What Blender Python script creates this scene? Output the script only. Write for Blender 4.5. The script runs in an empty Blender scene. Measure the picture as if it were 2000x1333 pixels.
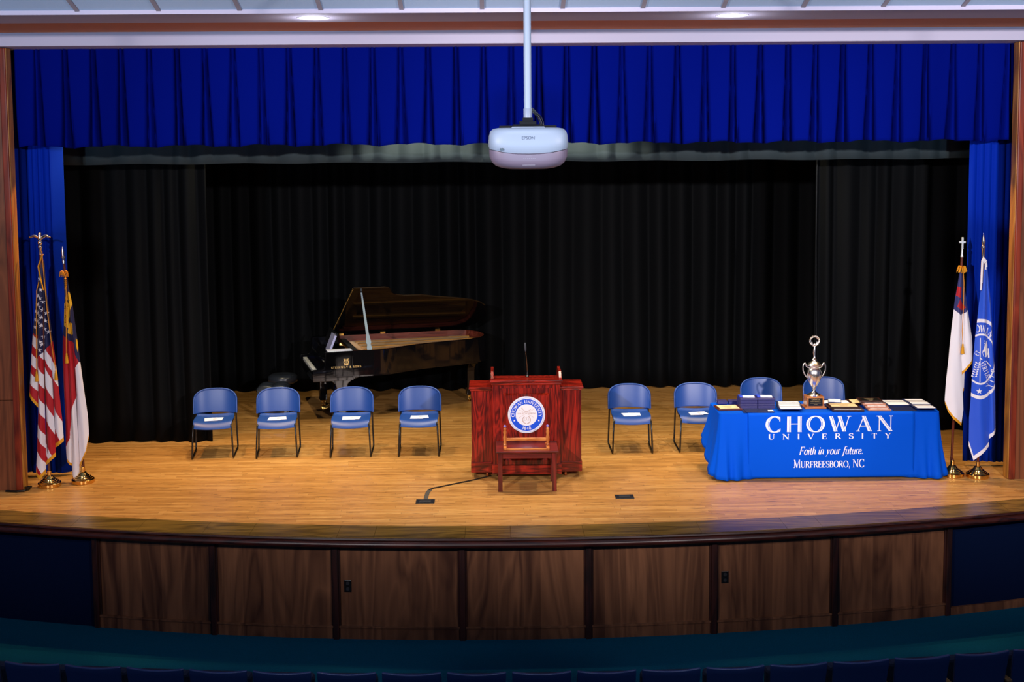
import bpy, bmesh, math, random
from mathutils import Vector, Matrix
from math import sin, cos, pi, radians as R, sqrt, atan2, hypot
random.seed(7)
S = bpy.context.scene
COL = S.collection

# ------------------------------------------------------------------ camera
# X to the right, Y into the stage, Z up; stage floor is z = 0, house floor z = -1.05
def set_camera():
    cam = bpy.data.cameras.new('camera'); co = bpy.data.objects.new('camera', cam); COL.objects.link(co)
    yaw, pitch, roll = R(.8), R(4.8), R(.42)
    F = Vector((sin(yaw)*cos(pitch), cos(yaw)*cos(pitch), -sin(pitch)))
    Rt = Vector((cos(yaw), -sin(yaw), 0)); U = Rt.cross(F)
    R2 = Rt*cos(roll) - U*sin(roll); U2 = U*cos(roll) + Rt*sin(roll)
    m = Matrix(((R2.x, U2.x, -F.x, 0), (R2.y, U2.y, -F.y, 0), (R2.z, U2.z, -F.z, 3.7), (0, 0, 0, 1)))
    co.matrix_world = m
    cam.sensor_width = 36; cam.lens = 43.2; cam.shift_y = -.0825
    cam.clip_start = .1; cam.clip_end = 200
    S.camera = co
set_camera()

# ------------------------------------------------------------------ light
S.view_settings.view_transform = 'Standard'; S.view_settings.look = 'None'
S.view_settings.gamma = 1; S.view_settings.exposure = 0.0
try: S.view_settings.use_curve_mapping = False
except Exception: pass
W = bpy.data.worlds.new('world'); S.world = W; W.use_nodes = True
W.node_tree.nodes['Background'].inputs[0].default_value = (.30, .42, .85, 1)
W.node_tree.nodes['Background'].inputs[1].default_value = .16

def spot(name, loc, target, power, color, angle, blend=.4, size=.1):
    l = bpy.data.lights.new(name, 'SPOT'); l.energy = power; l.color = color
    l.spot_size = R(angle); l.spot_blend = blend; l.shadow_soft_size = size
    o = bpy.data.objects.new(name, l); COL.objects.link(o); o.location = loc
    o.rotation_euler = (Vector(target)-Vector(loc)).to_track_quat('-Z', 'Y').to_euler()
    return o
def area(name, loc, target, power, color, sx, sy):
    l = bpy.data.lights.new(name, 'AREA'); l.energy = power; l.color = color
    l.shape = 'RECTANGLE'; l.size = sx; l.size_y = sy
    o = bpy.data.objects.new(name, l); COL.objects.link(o); o.location = loc
    o.rotation_euler = (Vector(target)-Vector(loc)).to_track_quat('-Z', 'Y').to_euler()
    return o
# the row of lamps hidden behind the valance
for x, col, e in ((-4.4, (1, .60, .24), 430), (-2.6, (1, .72, .38), 380), (2.9, (1, .74, .42), 350), (4.7, (1, .66, .32), 390)):
    spot('stage_lamp', (x, 14.25, 4.7), (x*.97, 13.1, 0), e, col, 84, .6, .07)
for x in (-.85, .95):
    spot('stage_lamp', (x, 14.25, 4.7), (x, 14.9, 0), 330, (1, .90, .72), 106, .6, .07)
for x in (-3.0, .2, 3.4):  # added fill behind the border, brightens the rear stage floor
    spot('upstage_fill', (x, 15.5, 4.75), (x, 16.3, 0), 200, (1, .84, .52), 96, .8, .07)
# front-of-house lamps on the side walls of the auditorium
for lx, tx, e in ((-4.2, -4.6, 1350), (-4.2, -.6, 1700), (-4.2, 3.4, 2200), (4.4, -3.2, 1450), (4.4, .9, 1950), (4.4, 5.3, 3300)):
    spot('house_lamp', (lx, 3.0, 4.75), (tx, 14.0, 2.3), e, (1, .94, .96) if lx < 0 else (1, .91, .90), 44, .75, .10)
for x in (-2.8, .2, 3.2):  # added spots without a fixture, brighten the seat backs
    spot('seat_fill', (x, 7.0, 6.2), (x, 8.9, -.6), 150, (.72, .84, 1), 44, .6, .12)
# added cool fill spots, unseen behind the camera, brightening the sloped ceiling
for x in (-4.5, 0, 4.5):
    spot('ceiling_fill', (x, -1.2, 3.0), (x*1.1, 10.6, 5.6), 2700, (.50, .72, 1), 30, .8, .2)

# ------------------------------------------------------------------ helpers
def lin(h):
    h = h.lstrip('#'); v = [int(h[i:i+2], 16)/255 for i in (0, 2, 4)]
    return tuple((c/12.92 if c <= .04045 else ((c+.055)/1.055)**2.4) for c in v)
MATS = {}
def mat(name, col, rough=.6, metal=0, spec=.5, coat=0, sheen=0, emit=0, bump=0, bscale=40, var=0, vscale=6):
    if name in MATS: return MATS[name]
    m = bpy.data.materials.new(name); m.use_nodes = True; nt = m.node_tree; b = nt.nodes['Principled BSDF']
    if isinstance(col, str): col = lin(col)
    b.inputs['Base Color'].default_value = (*col, 1)
    b.inputs['Roughness'].default_value = rough; b.inputs['Metallic'].default_value = metal
    b.inputs['Specular IOR Level'].default_value = spec; b.inputs['Coat Weight'].default_value = coat
    b.inputs['Coat Roughness'].default_value = .05
    if sheen: b.inputs['Sheen Weight'].default_value = sheen; b.inputs['Sheen Roughness'].default_value = .4
    if emit:
        b.inputs['Emission Color'].default_value = (*col, 1); b.inputs['Emission Strength'].default_value = emit
    if var or bump:
        tc = nt.nodes.new('ShaderNodeTexCoord'); n = nt.nodes.new('ShaderNodeTexNoise')
        n.inputs['Scale'].default_value = bscale if bump else vscale; n.inputs['Detail'].default_value = 4
        nt.links.new(tc.outputs['Object'], n.inputs['Vector'])
        if var:
            n2 = nt.nodes.new('ShaderNodeTexNoise'); n2.inputs['Scale'].default_value = vscale; n2.inputs['Detail'].default_value = 4
            nt.links.new(tc.outputs['Object'], n2.inputs['Vector'])
            mx = nt.nodes.new('ShaderNodeMix'); mx.data_type = 'RGBA'
            mx.inputs[6].default_value = (*[c*(1-var) for c in col], 1); mx.inputs[7].default_value = (*[min(1, c*(1+var)) for c in col], 1)
            nt.links.new(n2.outputs['Fac'], mx.inputs[0]); nt.links.new(mx.outputs[2], b.inputs['Base Color'])
        if bump:
            bp = nt.nodes.new('ShaderNodeBump'); bp.inputs['Strength'].default_value = bump; bp.inputs['Distance'].default_value = .01
            nt.links.new(n.outputs['Fac'], bp.inputs['Height']); nt.links.new(bp.outputs[0], b.inputs['Normal'])
    MATS[name] = m; return m

def wood(name, dark, light, rough=.35, axis='Z', scale=1.0, coat=0, seam=0, seam_axis='X', contrast=(.3, .7), cath=1.0, streak=14):
    """grain stretched along one axis; seam>0 shifts the tone board by board across seam_axis"""
    if name in MATS: return MATS[name]
    m = bpy.data.materials.new(name); m.use_nodes = True; nt = m.node_tree; N = nt.nodes; L = nt.links
    b = N['Principled BSDF']; b.inputs['Roughness'].default_value = rough; b.inputs['Coat Weight'].default_value = coat
    tc = N.new('ShaderNodeTexCoord'); mp = N.new('ShaderNodeMapping')
    k = {'X': (.5, streak, streak), 'Y': (streak, .5, streak), 'Z': (streak, streak, .5)}[axis]
    mp.inputs['Scale'].default_value = [v*scale for v in k]; L.new(tc.outputs['Object'], mp.inputs['Vector'])
    fine = N.new('ShaderNodeTexNoise'); fine.inputs['Scale'].default_value = 3; fine.inputs['Detail'].default_value = 8; fine.inputs['Roughness'].default_value = .65
    L.new(mp.outputs[0], fine.inputs['Vector'])
    mp2 = N.new('ShaderNodeMapping'); k2 = {'X': (.7, 5, 5), 'Y': (5, .7, 5), 'Z': (5, 5, .7)}[axis]
    mp2.inputs['Scale'].default_value = [v*scale for v in k2]; L.new(tc.outputs['Object'], mp2.inputs['Vector'])
    big = N.new('ShaderNodeTexNoise'); big.inputs['Scale'].default_value = 1.2; big.inputs['Detail'].default_value = 2; big.inputs['Distortion'].default_value = cath
    L.new(mp2.outputs[0], big.inputs['Vector'])
    w = N.new('ShaderNodeMath'); w.operation = 'MULTIPLY'; w.inputs[1].default_value = 9; L.new(big.outputs['Fac'], w.inputs[0])
    fr = N.new('ShaderNodeMath'); fr.operation = 'PINGPONG'; fr.inputs[1].default_value = 1; L.new(w.outputs[0], fr.inputs[0])
    mx = N.new('ShaderNodeMath'); mx.operation = 'MULTIPLY_ADD'; mx.inputs[1].default_value = .3
    f2 = N.new('ShaderNodeMath'); f2.operation = 'MULTIPLY'; f2.inputs[1].default_value = .72; L.new(fine.outputs['Fac'], f2.inputs[0])
    L.new(fr.outputs[0], mx.inputs[0]); L.new(f2.outputs[0], mx.inputs[2])
    last = mx
    if seam:
        sx = N.new('ShaderNodeSeparateXYZ'); L.new(tc.outputs['Object'], sx.inputs[0])
        dv = N.new('ShaderNodeMath'); dv.operation = 'DIVIDE'; dv.inputs[1].default_value = seam; L.new(sx.outputs[seam_axis], dv.inputs[0])
        fl = N.new('ShaderNodeMath'); fl.operation = 'FLOOR'; L.new(dv.outputs[0], fl.inputs[0])
        wn = N.new('ShaderNodeTexWhiteNoise'); wn.noise_dimensions = '1D'; L.new(fl.outputs[0], wn.inputs['W'])
        ad = N.new('ShaderNodeMath'); ad.operation = 'MULTIPLY_ADD'; ad.inputs[1].default_value = .3; L.new(wn.outputs['Value'], ad.inputs[0]); L.new(mx.outputs[0], ad.inputs[2])
        sb = N.new('ShaderNodeMath'); sb.operation = 'SUBTRACT'; sb.inputs[1].default_value = .15; L.new(ad.outputs[0], sb.inputs[0]); last = sb
    cr = N.new('ShaderNodeValToRGB'); cr.color_ramp.elements[0].position = contrast[0]; cr.color_ramp.elements[1].position = contrast[1]
    d, l = (lin(dark) if isinstance(dark, str) else dark), (lin(light) if isinstance(light, str) else light)
    cr.color_ramp.elements[0].color = (*d, 1); cr.color_ramp.elements[1].color = (*l, 1)
    L.new(last.outputs[0], cr.inputs[0]); L.new(cr.outputs[0], b.inputs['Base Color'])
    MATS[name] = m; return m

class MB:
    """collects shapes; build() links them as one mesh object"""
    def __init__(s): s.v = []; s.f = []; s.m = []; s.T = Matrix.Identity(4)
    def add(s, vs, fs, mi=0):
        o = len(s.v); s.v += [tuple(s.T @ Vector(p)) for p in vs]; s.f += [tuple(i+o for i in f) for f in fs]
        s.m += ([mi]*len(fs) if isinstance(mi, int) else list(mi)); return s
    def box(s, x0, x1, y0, y1, z0, z1, mi=0):
        vs = [(x, y, z) for z in (z0, z1) for y in (y0, y1) for x in (x0, x1)]
        return s.add(vs, [(0, 2, 3, 1), (4, 5, 7, 6), (0, 1, 5, 4), (2, 6, 7, 3), (0, 4, 6, 2), (1, 3, 7, 5)], mi)
    def prism(s, poly, a, b, axis='z', mi=0):
        """extrude a closed 2D polygon between a and b along an axis"""
        n = len(poly)
        def P(p, t): return {'z': (p[0], p[1], t), 'y': (p[0], t, p[1]), 'x': (t, p[0], p[1])}[axis]
        vs = [P(p, a) for p in poly]+[P(p, b) for p in poly]
        fs = [tuple(range(n)), tuple(range(2*n-1, n-1, -1))]+[(i, i+n, (i+1) % n+n, (i+1) % n) for i in range(n)]
        return s.add(vs, fs, mi)
    def tube(s, pts, r, n=8, mi=0, cap=True):
        pts = [Vector(p) for p in pts]; k = len(pts)
        rs = r if isinstance(r, (list, tuple)) else [r]*k
        vs = []; up = None
        for i, p in enumerate(pts):
            d = (pts[min(i+1, k-1)]-pts[max(i-1, 0)]).normalized()
            if up is None:
                up = Vector((0, 0, 1)) if abs(d.z) < .9 else Vector((0, 1, 0))
            a = d.cross(up).normalized(); u = a.cross(d).normalized(); up = u
            vs += [p+(a*cos(2*pi*j/n)+u*sin(2*pi*j/n))*rs[i] for j in range(n)]
        fs = [(i*n+j, i*n+(j+1) % n, (i+1)*n+(j+1) % n, (i+1)*n+j) for i in range(k-1) for j in range(n)]
        if cap: fs += [tuple(range(n-1, -1, -1)), tuple((k-1)*n+j for j in range(n))]
        return s.add(vs, fs, mi)
    def lathe(s, prof, n=24, c=(0, 0, 0), mi=0):
        vs = [(c[0]+r*cos(2*pi*j/n), c[1]+r*sin(2*pi*j/n), c[2]+z) for r, z in prof for j in range(n)]; k = len(prof)
        fs = [(i*n+j, i*n+(j+1) % n, (i+1)*n+(j+1) % n, (i+1)*n+j) for i in range(k-1) for j in range(n)]
        fs += [tuple(range(n-1, -1, -1)), tuple((k-1)*n+j for j in range(n))]
        return s.add(vs, fs, mi)
    def grid(s, fn, nu, nv, mi=0, closed=False):
        vs = [fn(i/nu, j/nv) for j in range(nv+1) for i in range(nu+1)]; w = nu+1
        fs = []; ms = []
        for j in range(nv):
            for i in range(nu):
                fs.append((j*w+i, j*w+i+1, (j+1)*w+i+1, (j+1)*w+i)); ms.append(mi if isinstance(mi, int) else mi((i+.5)/nu, (j+.5)/nv))
        return s.add(vs, fs, ms)
    def build(s, name, mats, parent=None, loc=None, rot=None, smooth=0, bevel=0, solid=0, seg=2, merge=False):
        me = bpy.data.meshes.new(name); me.from_pydata([tuple(v) for v in s.v], [], s.f)
        for m in (mats if isinstance(mats, (list, tuple)) else [mats]): me.materials.append(m)
        me.polygons.foreach_set('material_index', s.m)
        me.update()
        bm = bmesh.new(); bm.from_mesh(me)
        if merge: bmesh.ops.remove_doubles(bm, verts=bm.verts, dist=1e-5)
        if not solid: bmesh.ops.recalc_face_normals(bm, faces=bm.faces)
        bm.to_mesh(me); bm.free()
        if smooth:
            me.shade_smooth(); me.set_sharp_from_angle(angle=R(smooth))
        o = bpy.data.objects.new(name, me); COL.objects.link(o)
        if parent: o.parent = parent
        if loc: o.location = loc
        if rot: o.rotation_euler = rot
        if solid:
            md = o.modifiers.new('solid', 'SOLIDIFY'); md.thickness = solid; md.offset = 0
        if bevel:
            md = o.modifiers.new('bevel', 'BEVEL'); md.width = bevel; md.segments = seg; md.limit_method = 'ANGLE'; md.angle_limit = R(40)
        return o
def tag(o, label=None, cat=None, group=None, kind=None):
    if label: o['label'] = label
    if cat: o['category'] = cat
    if group: o['group'] = group
    if kind: o['kind'] = kind
    return o
def empty(name, loc, rz=0, ry=0, label=None, cat=None, group=None, kind=None):
    o = bpy.data.objects.new(name, None); COL.objects.link(o); o.location = loc; o.rotation_euler = (0, ry, rz)
    o.empty_display_size = .1
    return tag(o, label, cat, group, kind)
def copy_tree(o, parent=None):
    c = o.copy(); COL.objects.link(c); c.parent = parent
    for ch in [x for x in list(o.children)]: copy_tree(ch, c)
    return c
def interp(pl, t, a=0, b=1):
    """piecewise linear y(t) on points sorted by component a"""
    pl = sorted(pl, key=lambda p: p[a])
    if t <= pl[0][a]: return pl[0][b]
    for p, q in zip(pl, pl[1:]):
        if t <= q[a]: return p[b]+(q[b]-p[b])*(t-p[a])/max(1e-9, q[a]-p[a])
    return pl[-1][b]
def arcp(cx, cy, r, a0, a1, n=8):
    return [(cx+r*cos(R(a0+(a1-a0)*i/n)), cy+r*sin(R(a0+(a1-a0)*i/n))) for i in range(n+1)]

# ------------------------------------------------------------------ lettering (drawn with a broad pen)
def A(cx, cy, rx, ry, a0, a1, n=14): return [(cx+rx*cos(R(a0+(a1-a0)*i/n)), cy+ry*sin(R(a0+(a1-a0)*i/n))) for i in range(n+1)]
def sf(x, y, h=.11): return ([(x-h, y), (x+h, y)], 's')
G = {
 'C': (.86, [(A(.46, .5, .40, .5, 48, 312, 22), 'c'), ([(.75, .98), (.75, .70)], 'n'), ([(.75, .02), (.77, .24)], 'n')]),
 'H': (.92, [([(.16, 0), (.16, 1)], 'k'), ([(.76, 0), (.76, 1)], 'k'), ([(.16, .52), (.76, .52)], 'n'), sf(.16, .02), sf(.16, .98), sf(.76, .02), sf(.76, .98)]),
 'O': (.98, [(A(.49, .5, .42, .5, 0, 360, 30), 'c')]),
 'W': (1.28, [([(.12, 1), (.40, 0)], 'k'), ([(.40, 0), (.66, .98)], 'n'), ([(.60, 1), (.88, 0)], 'k'), ([(.88, 0), (1.14, 1)], 'n'), sf(.12, .98), sf(.60, .98), sf(1.14, .98)]),
 'A': (.92, [([(.12, 0), (.45, 1)], 'n'), ([(.43, 1), (.79, 0)], 'k'), ([(.22, .34), (.66, .34)], 'n'), sf(.12, .02), sf(.79, .02)]),
 'N': (.98, [([(.15, 0), (.15, 1)], 'n'), ([(.14, 1), (.80, 0)], 'k'), ([(.80, 0), (.80, 1)], 'n'), sf(.15, .02), sf(.10, .98), sf(.80, .98)]),
 'U': (.92, [([(.16, 1), (.16, .34)]+A(.46, .34, .30, .32, 180, 270, 7), 'c'), (A(.46, .34, .30, .32, 270, 360, 7)+[(.76, 1)], 'n'), sf(.16, .98), sf(.76, .98)]),
 'I': (.38, [([(.19, 0), (.19, 1)], 'k'), sf(.19, .02), sf(.19, .98)]),
 'V': (.92, [([(.12, 1), (.46, 0)], 'k'), ([(.46, 0), (.80, 1)], 'n'), sf(.12, .98), sf(.80, .98)]),
 'E': (.76, [([(.17, 0), (.17, 1)], 'k'), ([(.06, .98), (.64, .98), (.64, .80)], 'n'), ([(.17, .52), (.52, .52)], 'n'), ([(.52, .42), (.52, .62)], 'n'), ([(.06, .02), (.66, .02), (.68, .22)], 'n')]),
 'F': (.72, [([(.17, 0), (.17, 1)], 'k'), ([(.06, .98), (.64, .98), (.64, .78)], 'n'), ([(.17, .50), (.50, .50)], 'n'), ([(.50, .40), (.50, .60)], 'n'), sf(.17, .02)]),
 'R': (.86, [([(.17, 0), (.17, 1)], 'k'), ([(.06, .98), (.40, .98)]+A(.40, .75, .24, .23, 90, -90, 12)+[(.17, .52)], 'c'), ([(.40, .5), (.78, 0)], 'k'), sf(.17, .02), sf(.78, .02, .06)]),
 'B': (.80, [([(.17, 0), (.17, 1)], 'k'), ([(.06, .98), (.38, .98)]+A(.38, .76, .22, .22, 90, -90, 10)+[(.17, .54)], 'c'), ([(.38, .54)]+A(.40, .28, .27, .26, 90, -90, 10)+[(.06, .02)], 'c')]),
 'S': (.68, [(A(.34, .745, .24, .235, 40, 250, 14)+A(.34, .265, .27, .26, 80, -140, 14), 'c'), ([(.57, .97), (.57, .76)], 'n'), ([(.10, .03), (.10, .26)], 'n')]),
 'T': (.80, [([(.40, 0), (.40, 1)], 'k'), ([(.08, .76), (.08, .98), (.72, .98), (.72, .76)], 'n'), sf(.40, .02)]),
 'Y': (.86, [([(.10, 1), (.43, .48)], 'k'), ([(.43, .48), (.76, 1)], 'n'), ([(.43, .5), (.43, 0)], 'k'), sf(.10, .98), sf(.76, .98), sf(.43, .02)]),
 'M': (1.12, [([(.16, 0), (.20, 1)], 'n'), ([(.20, 1), (.54, .02)], 'k'), ([(.54, .02), (.90, 1)], 'n'), ([(.90, 1), (.95, 0)], 'k'), sf(.16, .02), sf(.95, .02), sf(.14, .98, .07), sf(.96, .98, .07)]),
 'X': (.90, [([(.12, 1), (.78, 0)], 'k'), ([(.12, 0), (.78, 1)], 'n'), sf(.12, .98), sf(.78, .98), sf(.12, .02), sf(.78, .02)]),
 'L': (.74, [([(.17, 0), (.17, 1)], 'k'), ([(.06, .02), (.64, .02), (.66, .24)], 'n'), sf(.17, .98)]),
 'P': (.76, [([(.17, 0), (.17, 1)], 'k'), ([(.06, .98), (.40, .98)]+A(.40, .74, .24, .24, 90, -90, 12)+[(.17, .50)], 'c'), sf(.17, .02)]),
 '&': (.90, [(A(.36, .76, .17, .22, -60, 240, 14), 'c'), ([(.27, .58), (.80, .0)], 'k'), (A(.36, .27, .27, .27, 130, 330, 12)+[(.74, .55)], 'c')]),
 '1': (.50, [([(.26, 0), (.26, 1)], 'k'), ([(.26, 1), (.10, .86)], 'n'), sf(.26, .02)]),
 '8': (.66, [(A(.33, .75, .21, .23, 0, 360, 20), 'c'), (A(.33, .26, .26, .26, 0, 360, 20), 'c')]),
 '4': (.68, [([(.46, 0), (.46, 1)], 'k'), ([(.46, 1), (.06, .30), (.64, .30)], 'n'), sf(.46, .02)]),
 '7': (.60, [([(.08, .80), (.08, .97), (.54, .97), (.24, 0)], 'c')]),
 '5': (.60, [([(.52, .97), (.14, .97), (.12, .58)], 'n'), (A(.28, .31, .26, .30, 110, -150, 16), 'c')]),
 '.': (.26, [([(.10, .07), (.18, .07)], 'd')]),
 ',': (.28, [([(.10, .07), (.18, .07)], 'd'), ([(.17, .07), (.10, -.14)], 'n')]),
 "'": (.22, [([(.12, 1), (.10, .74)], 'n')]),
 'a': (.56, [(A(.26, .31, .20, .31, 0, 360, 18), 'c'), ([(.46, .62), (.45, .10), (.54, .03)], 'k')]),
 'i': (.28, [([(.05, .56), (.12, .62), (.12, .08), (.22, .02)], 'k'), ([(.12, .84), (.19, .84)], 'd')]),
 't': (.36, [([(.14, .86), (.14, .10), (.26, .02), (.32, .08)], 'k'), ([(.02, .61), (.30, .61)], 'n')]),
 'h': (.58, [([(.11, 1), (.11, 0)], 'k'), (A(.28, .42, .17, .20, 180, 0, 10)+[(.45, .08), (.54, .02)], 'c'), ([(.02, .97), (.11, .99)], 'n')]),
 'n': (.58, [([(.03, .56), (.11, .62), (.11, 0)], 'k'), (A(.28, .42, .17, .20, 180, 0, 10)+[(.45, .08), (.54, .02)], 'c')]),
 'u': (.58, [([(.03, .57), (.11, .62), (.11, .2)]+A(.27, .20, .16, .19, 180, 330, 8), 'c'), ([(.45, .62), (.45, .08), (.54, .02)], 'k')]),
 'y': (.56, [([(.05, .57), (.12, .62), (.24, .04)], 'k'), ([(.48, .62), (.24, .02), (.10, -.24), (.0, -.22)], 'n')]),
 'o': (.54, [(A(.27, .31, .21, .31, 0, 360, 18), 'c')]),
 'r': (.40, [([(.03, .56), (.11, .62), (.11, 0)], 'k'), (A(.26, .46, .15, .15, 170, 50, 6), 'c')]),
 'f': (.40, [(A(.36, .86, .14, .14, 40, 170, 7)+[(.20, .5), (.17, -.1), (.08, -.24), (-.02, -.24)], 'c'), ([(.06, .61), (.38, .61)], 'n')]),
 'e': (.50, [([(.08, .33), (.40, .38)]+A(.26, .40, .15, .21, 10, 120, 8)+A(.27, .31, .20, .30, 120, 320, 12), 'c')]),
 ' ': (.36, []),
}
def strokes(ch, thick, thin, inline=False):
    """quads (with layer flag) for a glyph in unit height"""
    out = []
    for pts, mode in G[ch][1]:
        n = len(pts)
        def width(d):
            if mode == 'k': return thick
            if mode in 'ns': return thin
            if mode == 'd': return thick*.95
            return thin+(thick-thin)*abs(d[1])**1.2
        L = []
        for i, p in enumerate(pts):
            q0, q1 = pts[max(i-1, 0)], pts[min(i+1, n-1)]
            if n > 6 and hypot(pts[0][0]-pts[-1][0], pts[0][1]-pts[-1][1]) < 1e-6 and i in (0, n-1): q0, q1 = pts[-2], pts[1]
            dx, dy = q1[0]-q0[0], q1[1]-q0[1]; l = hypot(dx, dy) or 1; d = (dx/l, dy/l)
            if mode == 'k' and abs(dy) > .8*l:
                nx, ny = 1, 0
            else: nx, ny = -d[1], d[0]
            w = width(d)/2
            L.append((p, (nx, ny), w))
        for (p, a, w), (q, b, v) in zip(L, L[1:]):
            out.append((0, [(p[0]-a[0]*w, p[1]-a[1]*w), (p[0]+a[0]*w, p[1]+a[1]*w), (q[0]+b[0]*v, q[1]+b[1]*v), (q[0]-b[0]*v, q[1]-b[1]*v)]))
            if inline and min(w, v) > thick*.27:
                s = .30; t = .11
                out.append((1, [(p[0]+a[0]*w*(s-t), p[1]+a[1]*w*(s-t)), (p[0]+a[0]*w*(s+t), p[1]+a[1]*w*(s+t)), (q[0]+b[0]*v*(s+t), q[1]+b[1]*v*(s+t)), (q[0]+b[0]*v*(s-t), q[1]+b[1]*v*(s-t))]))
    return out
def text_polys(txt, h, track=.0, thick=.16, thin=.05, inline=False, shear=0, small=None):
    """polygons for a line of text, centred on 0, baseline 0; small = scale for letters after the first of a word"""
    x = 0; res = []; first = True
    for i_, ch in enumerate(txt):
        k = h
        if small and not first and ch.isalpha() and ' ' not in txt[:i_]: k = h*small
        g = strokes(ch, thick*(h/k)**.5, thin*(h/k)**.5, inline)
        for layer, q in g: res.append((layer, [(x+px*k+shear*py*k, py*k) for px, py in q]))
        x += (G[ch][0]+track)*k
        first = ch == ' '
    x -= track*h
    return [(l, [(px-x/2, py) for px, py in q]) for l, q in res], x
def put_text(mb, polys, fn, mi=0, mi1=1, lift=.0006):
    """fn(x, y, lift) -> 3D point"""
    for n, (l, q) in enumerate(polys):
        mb.add([fn(x, y, lift*(1+l)+n*2e-7) for x, y in q], [tuple(range(len(q)))], mi1 if l else mi)
def text_arc(mb, txt, h, radius, mid_deg, fn, mi=0, thick=.17, thin=.07, track=.12, sx=1, flip=False, lift=.0006):
    """upright letters running clockwise round a circle (anticlockwise when flip)"""
    tot = sum((G[c][0]+track)*h*sx for c in txt)-track*h*sx; s = -tot/2
    for ch in txt:
        w = G[ch][0]*h*sx; ang = (s+w/2)/(radius+(h/2 if not flip else -h/2))
        th = R(mid_deg) - ang if not flip else R(mid_deg) + ang
        for l, q in strokes(ch, thick, thin):
            pts = []
            for px, py in q:
                lx = (px-G[ch][0]/2)*h*sx; ly = py*h
                if not flip: rr = radius+ly; X = cos(th)*rr+sin(th)*lx; Y = sin(th)*rr-cos(th)*lx
                else: rr = radius-ly; X = cos(th)*rr-sin(th)*lx; Y = sin(th)*rr+cos(th)*lx
                pts.append((X, Y))
            mb.add([fn(a, b, lift) for a, b in pts], [tuple(range(len(pts)))], mi)
        s += (G[ch][0]+track)*h*sx
def star_poly(cx, cy, r, rot=90):
    return [(cx+(r if i % 2 == 0 else r*.4)*cos(R(rot+36*i)), cy+(r if i % 2 == 0 else r*.4)*sin(R(rot+36*i))) for i in range(10)]

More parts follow.
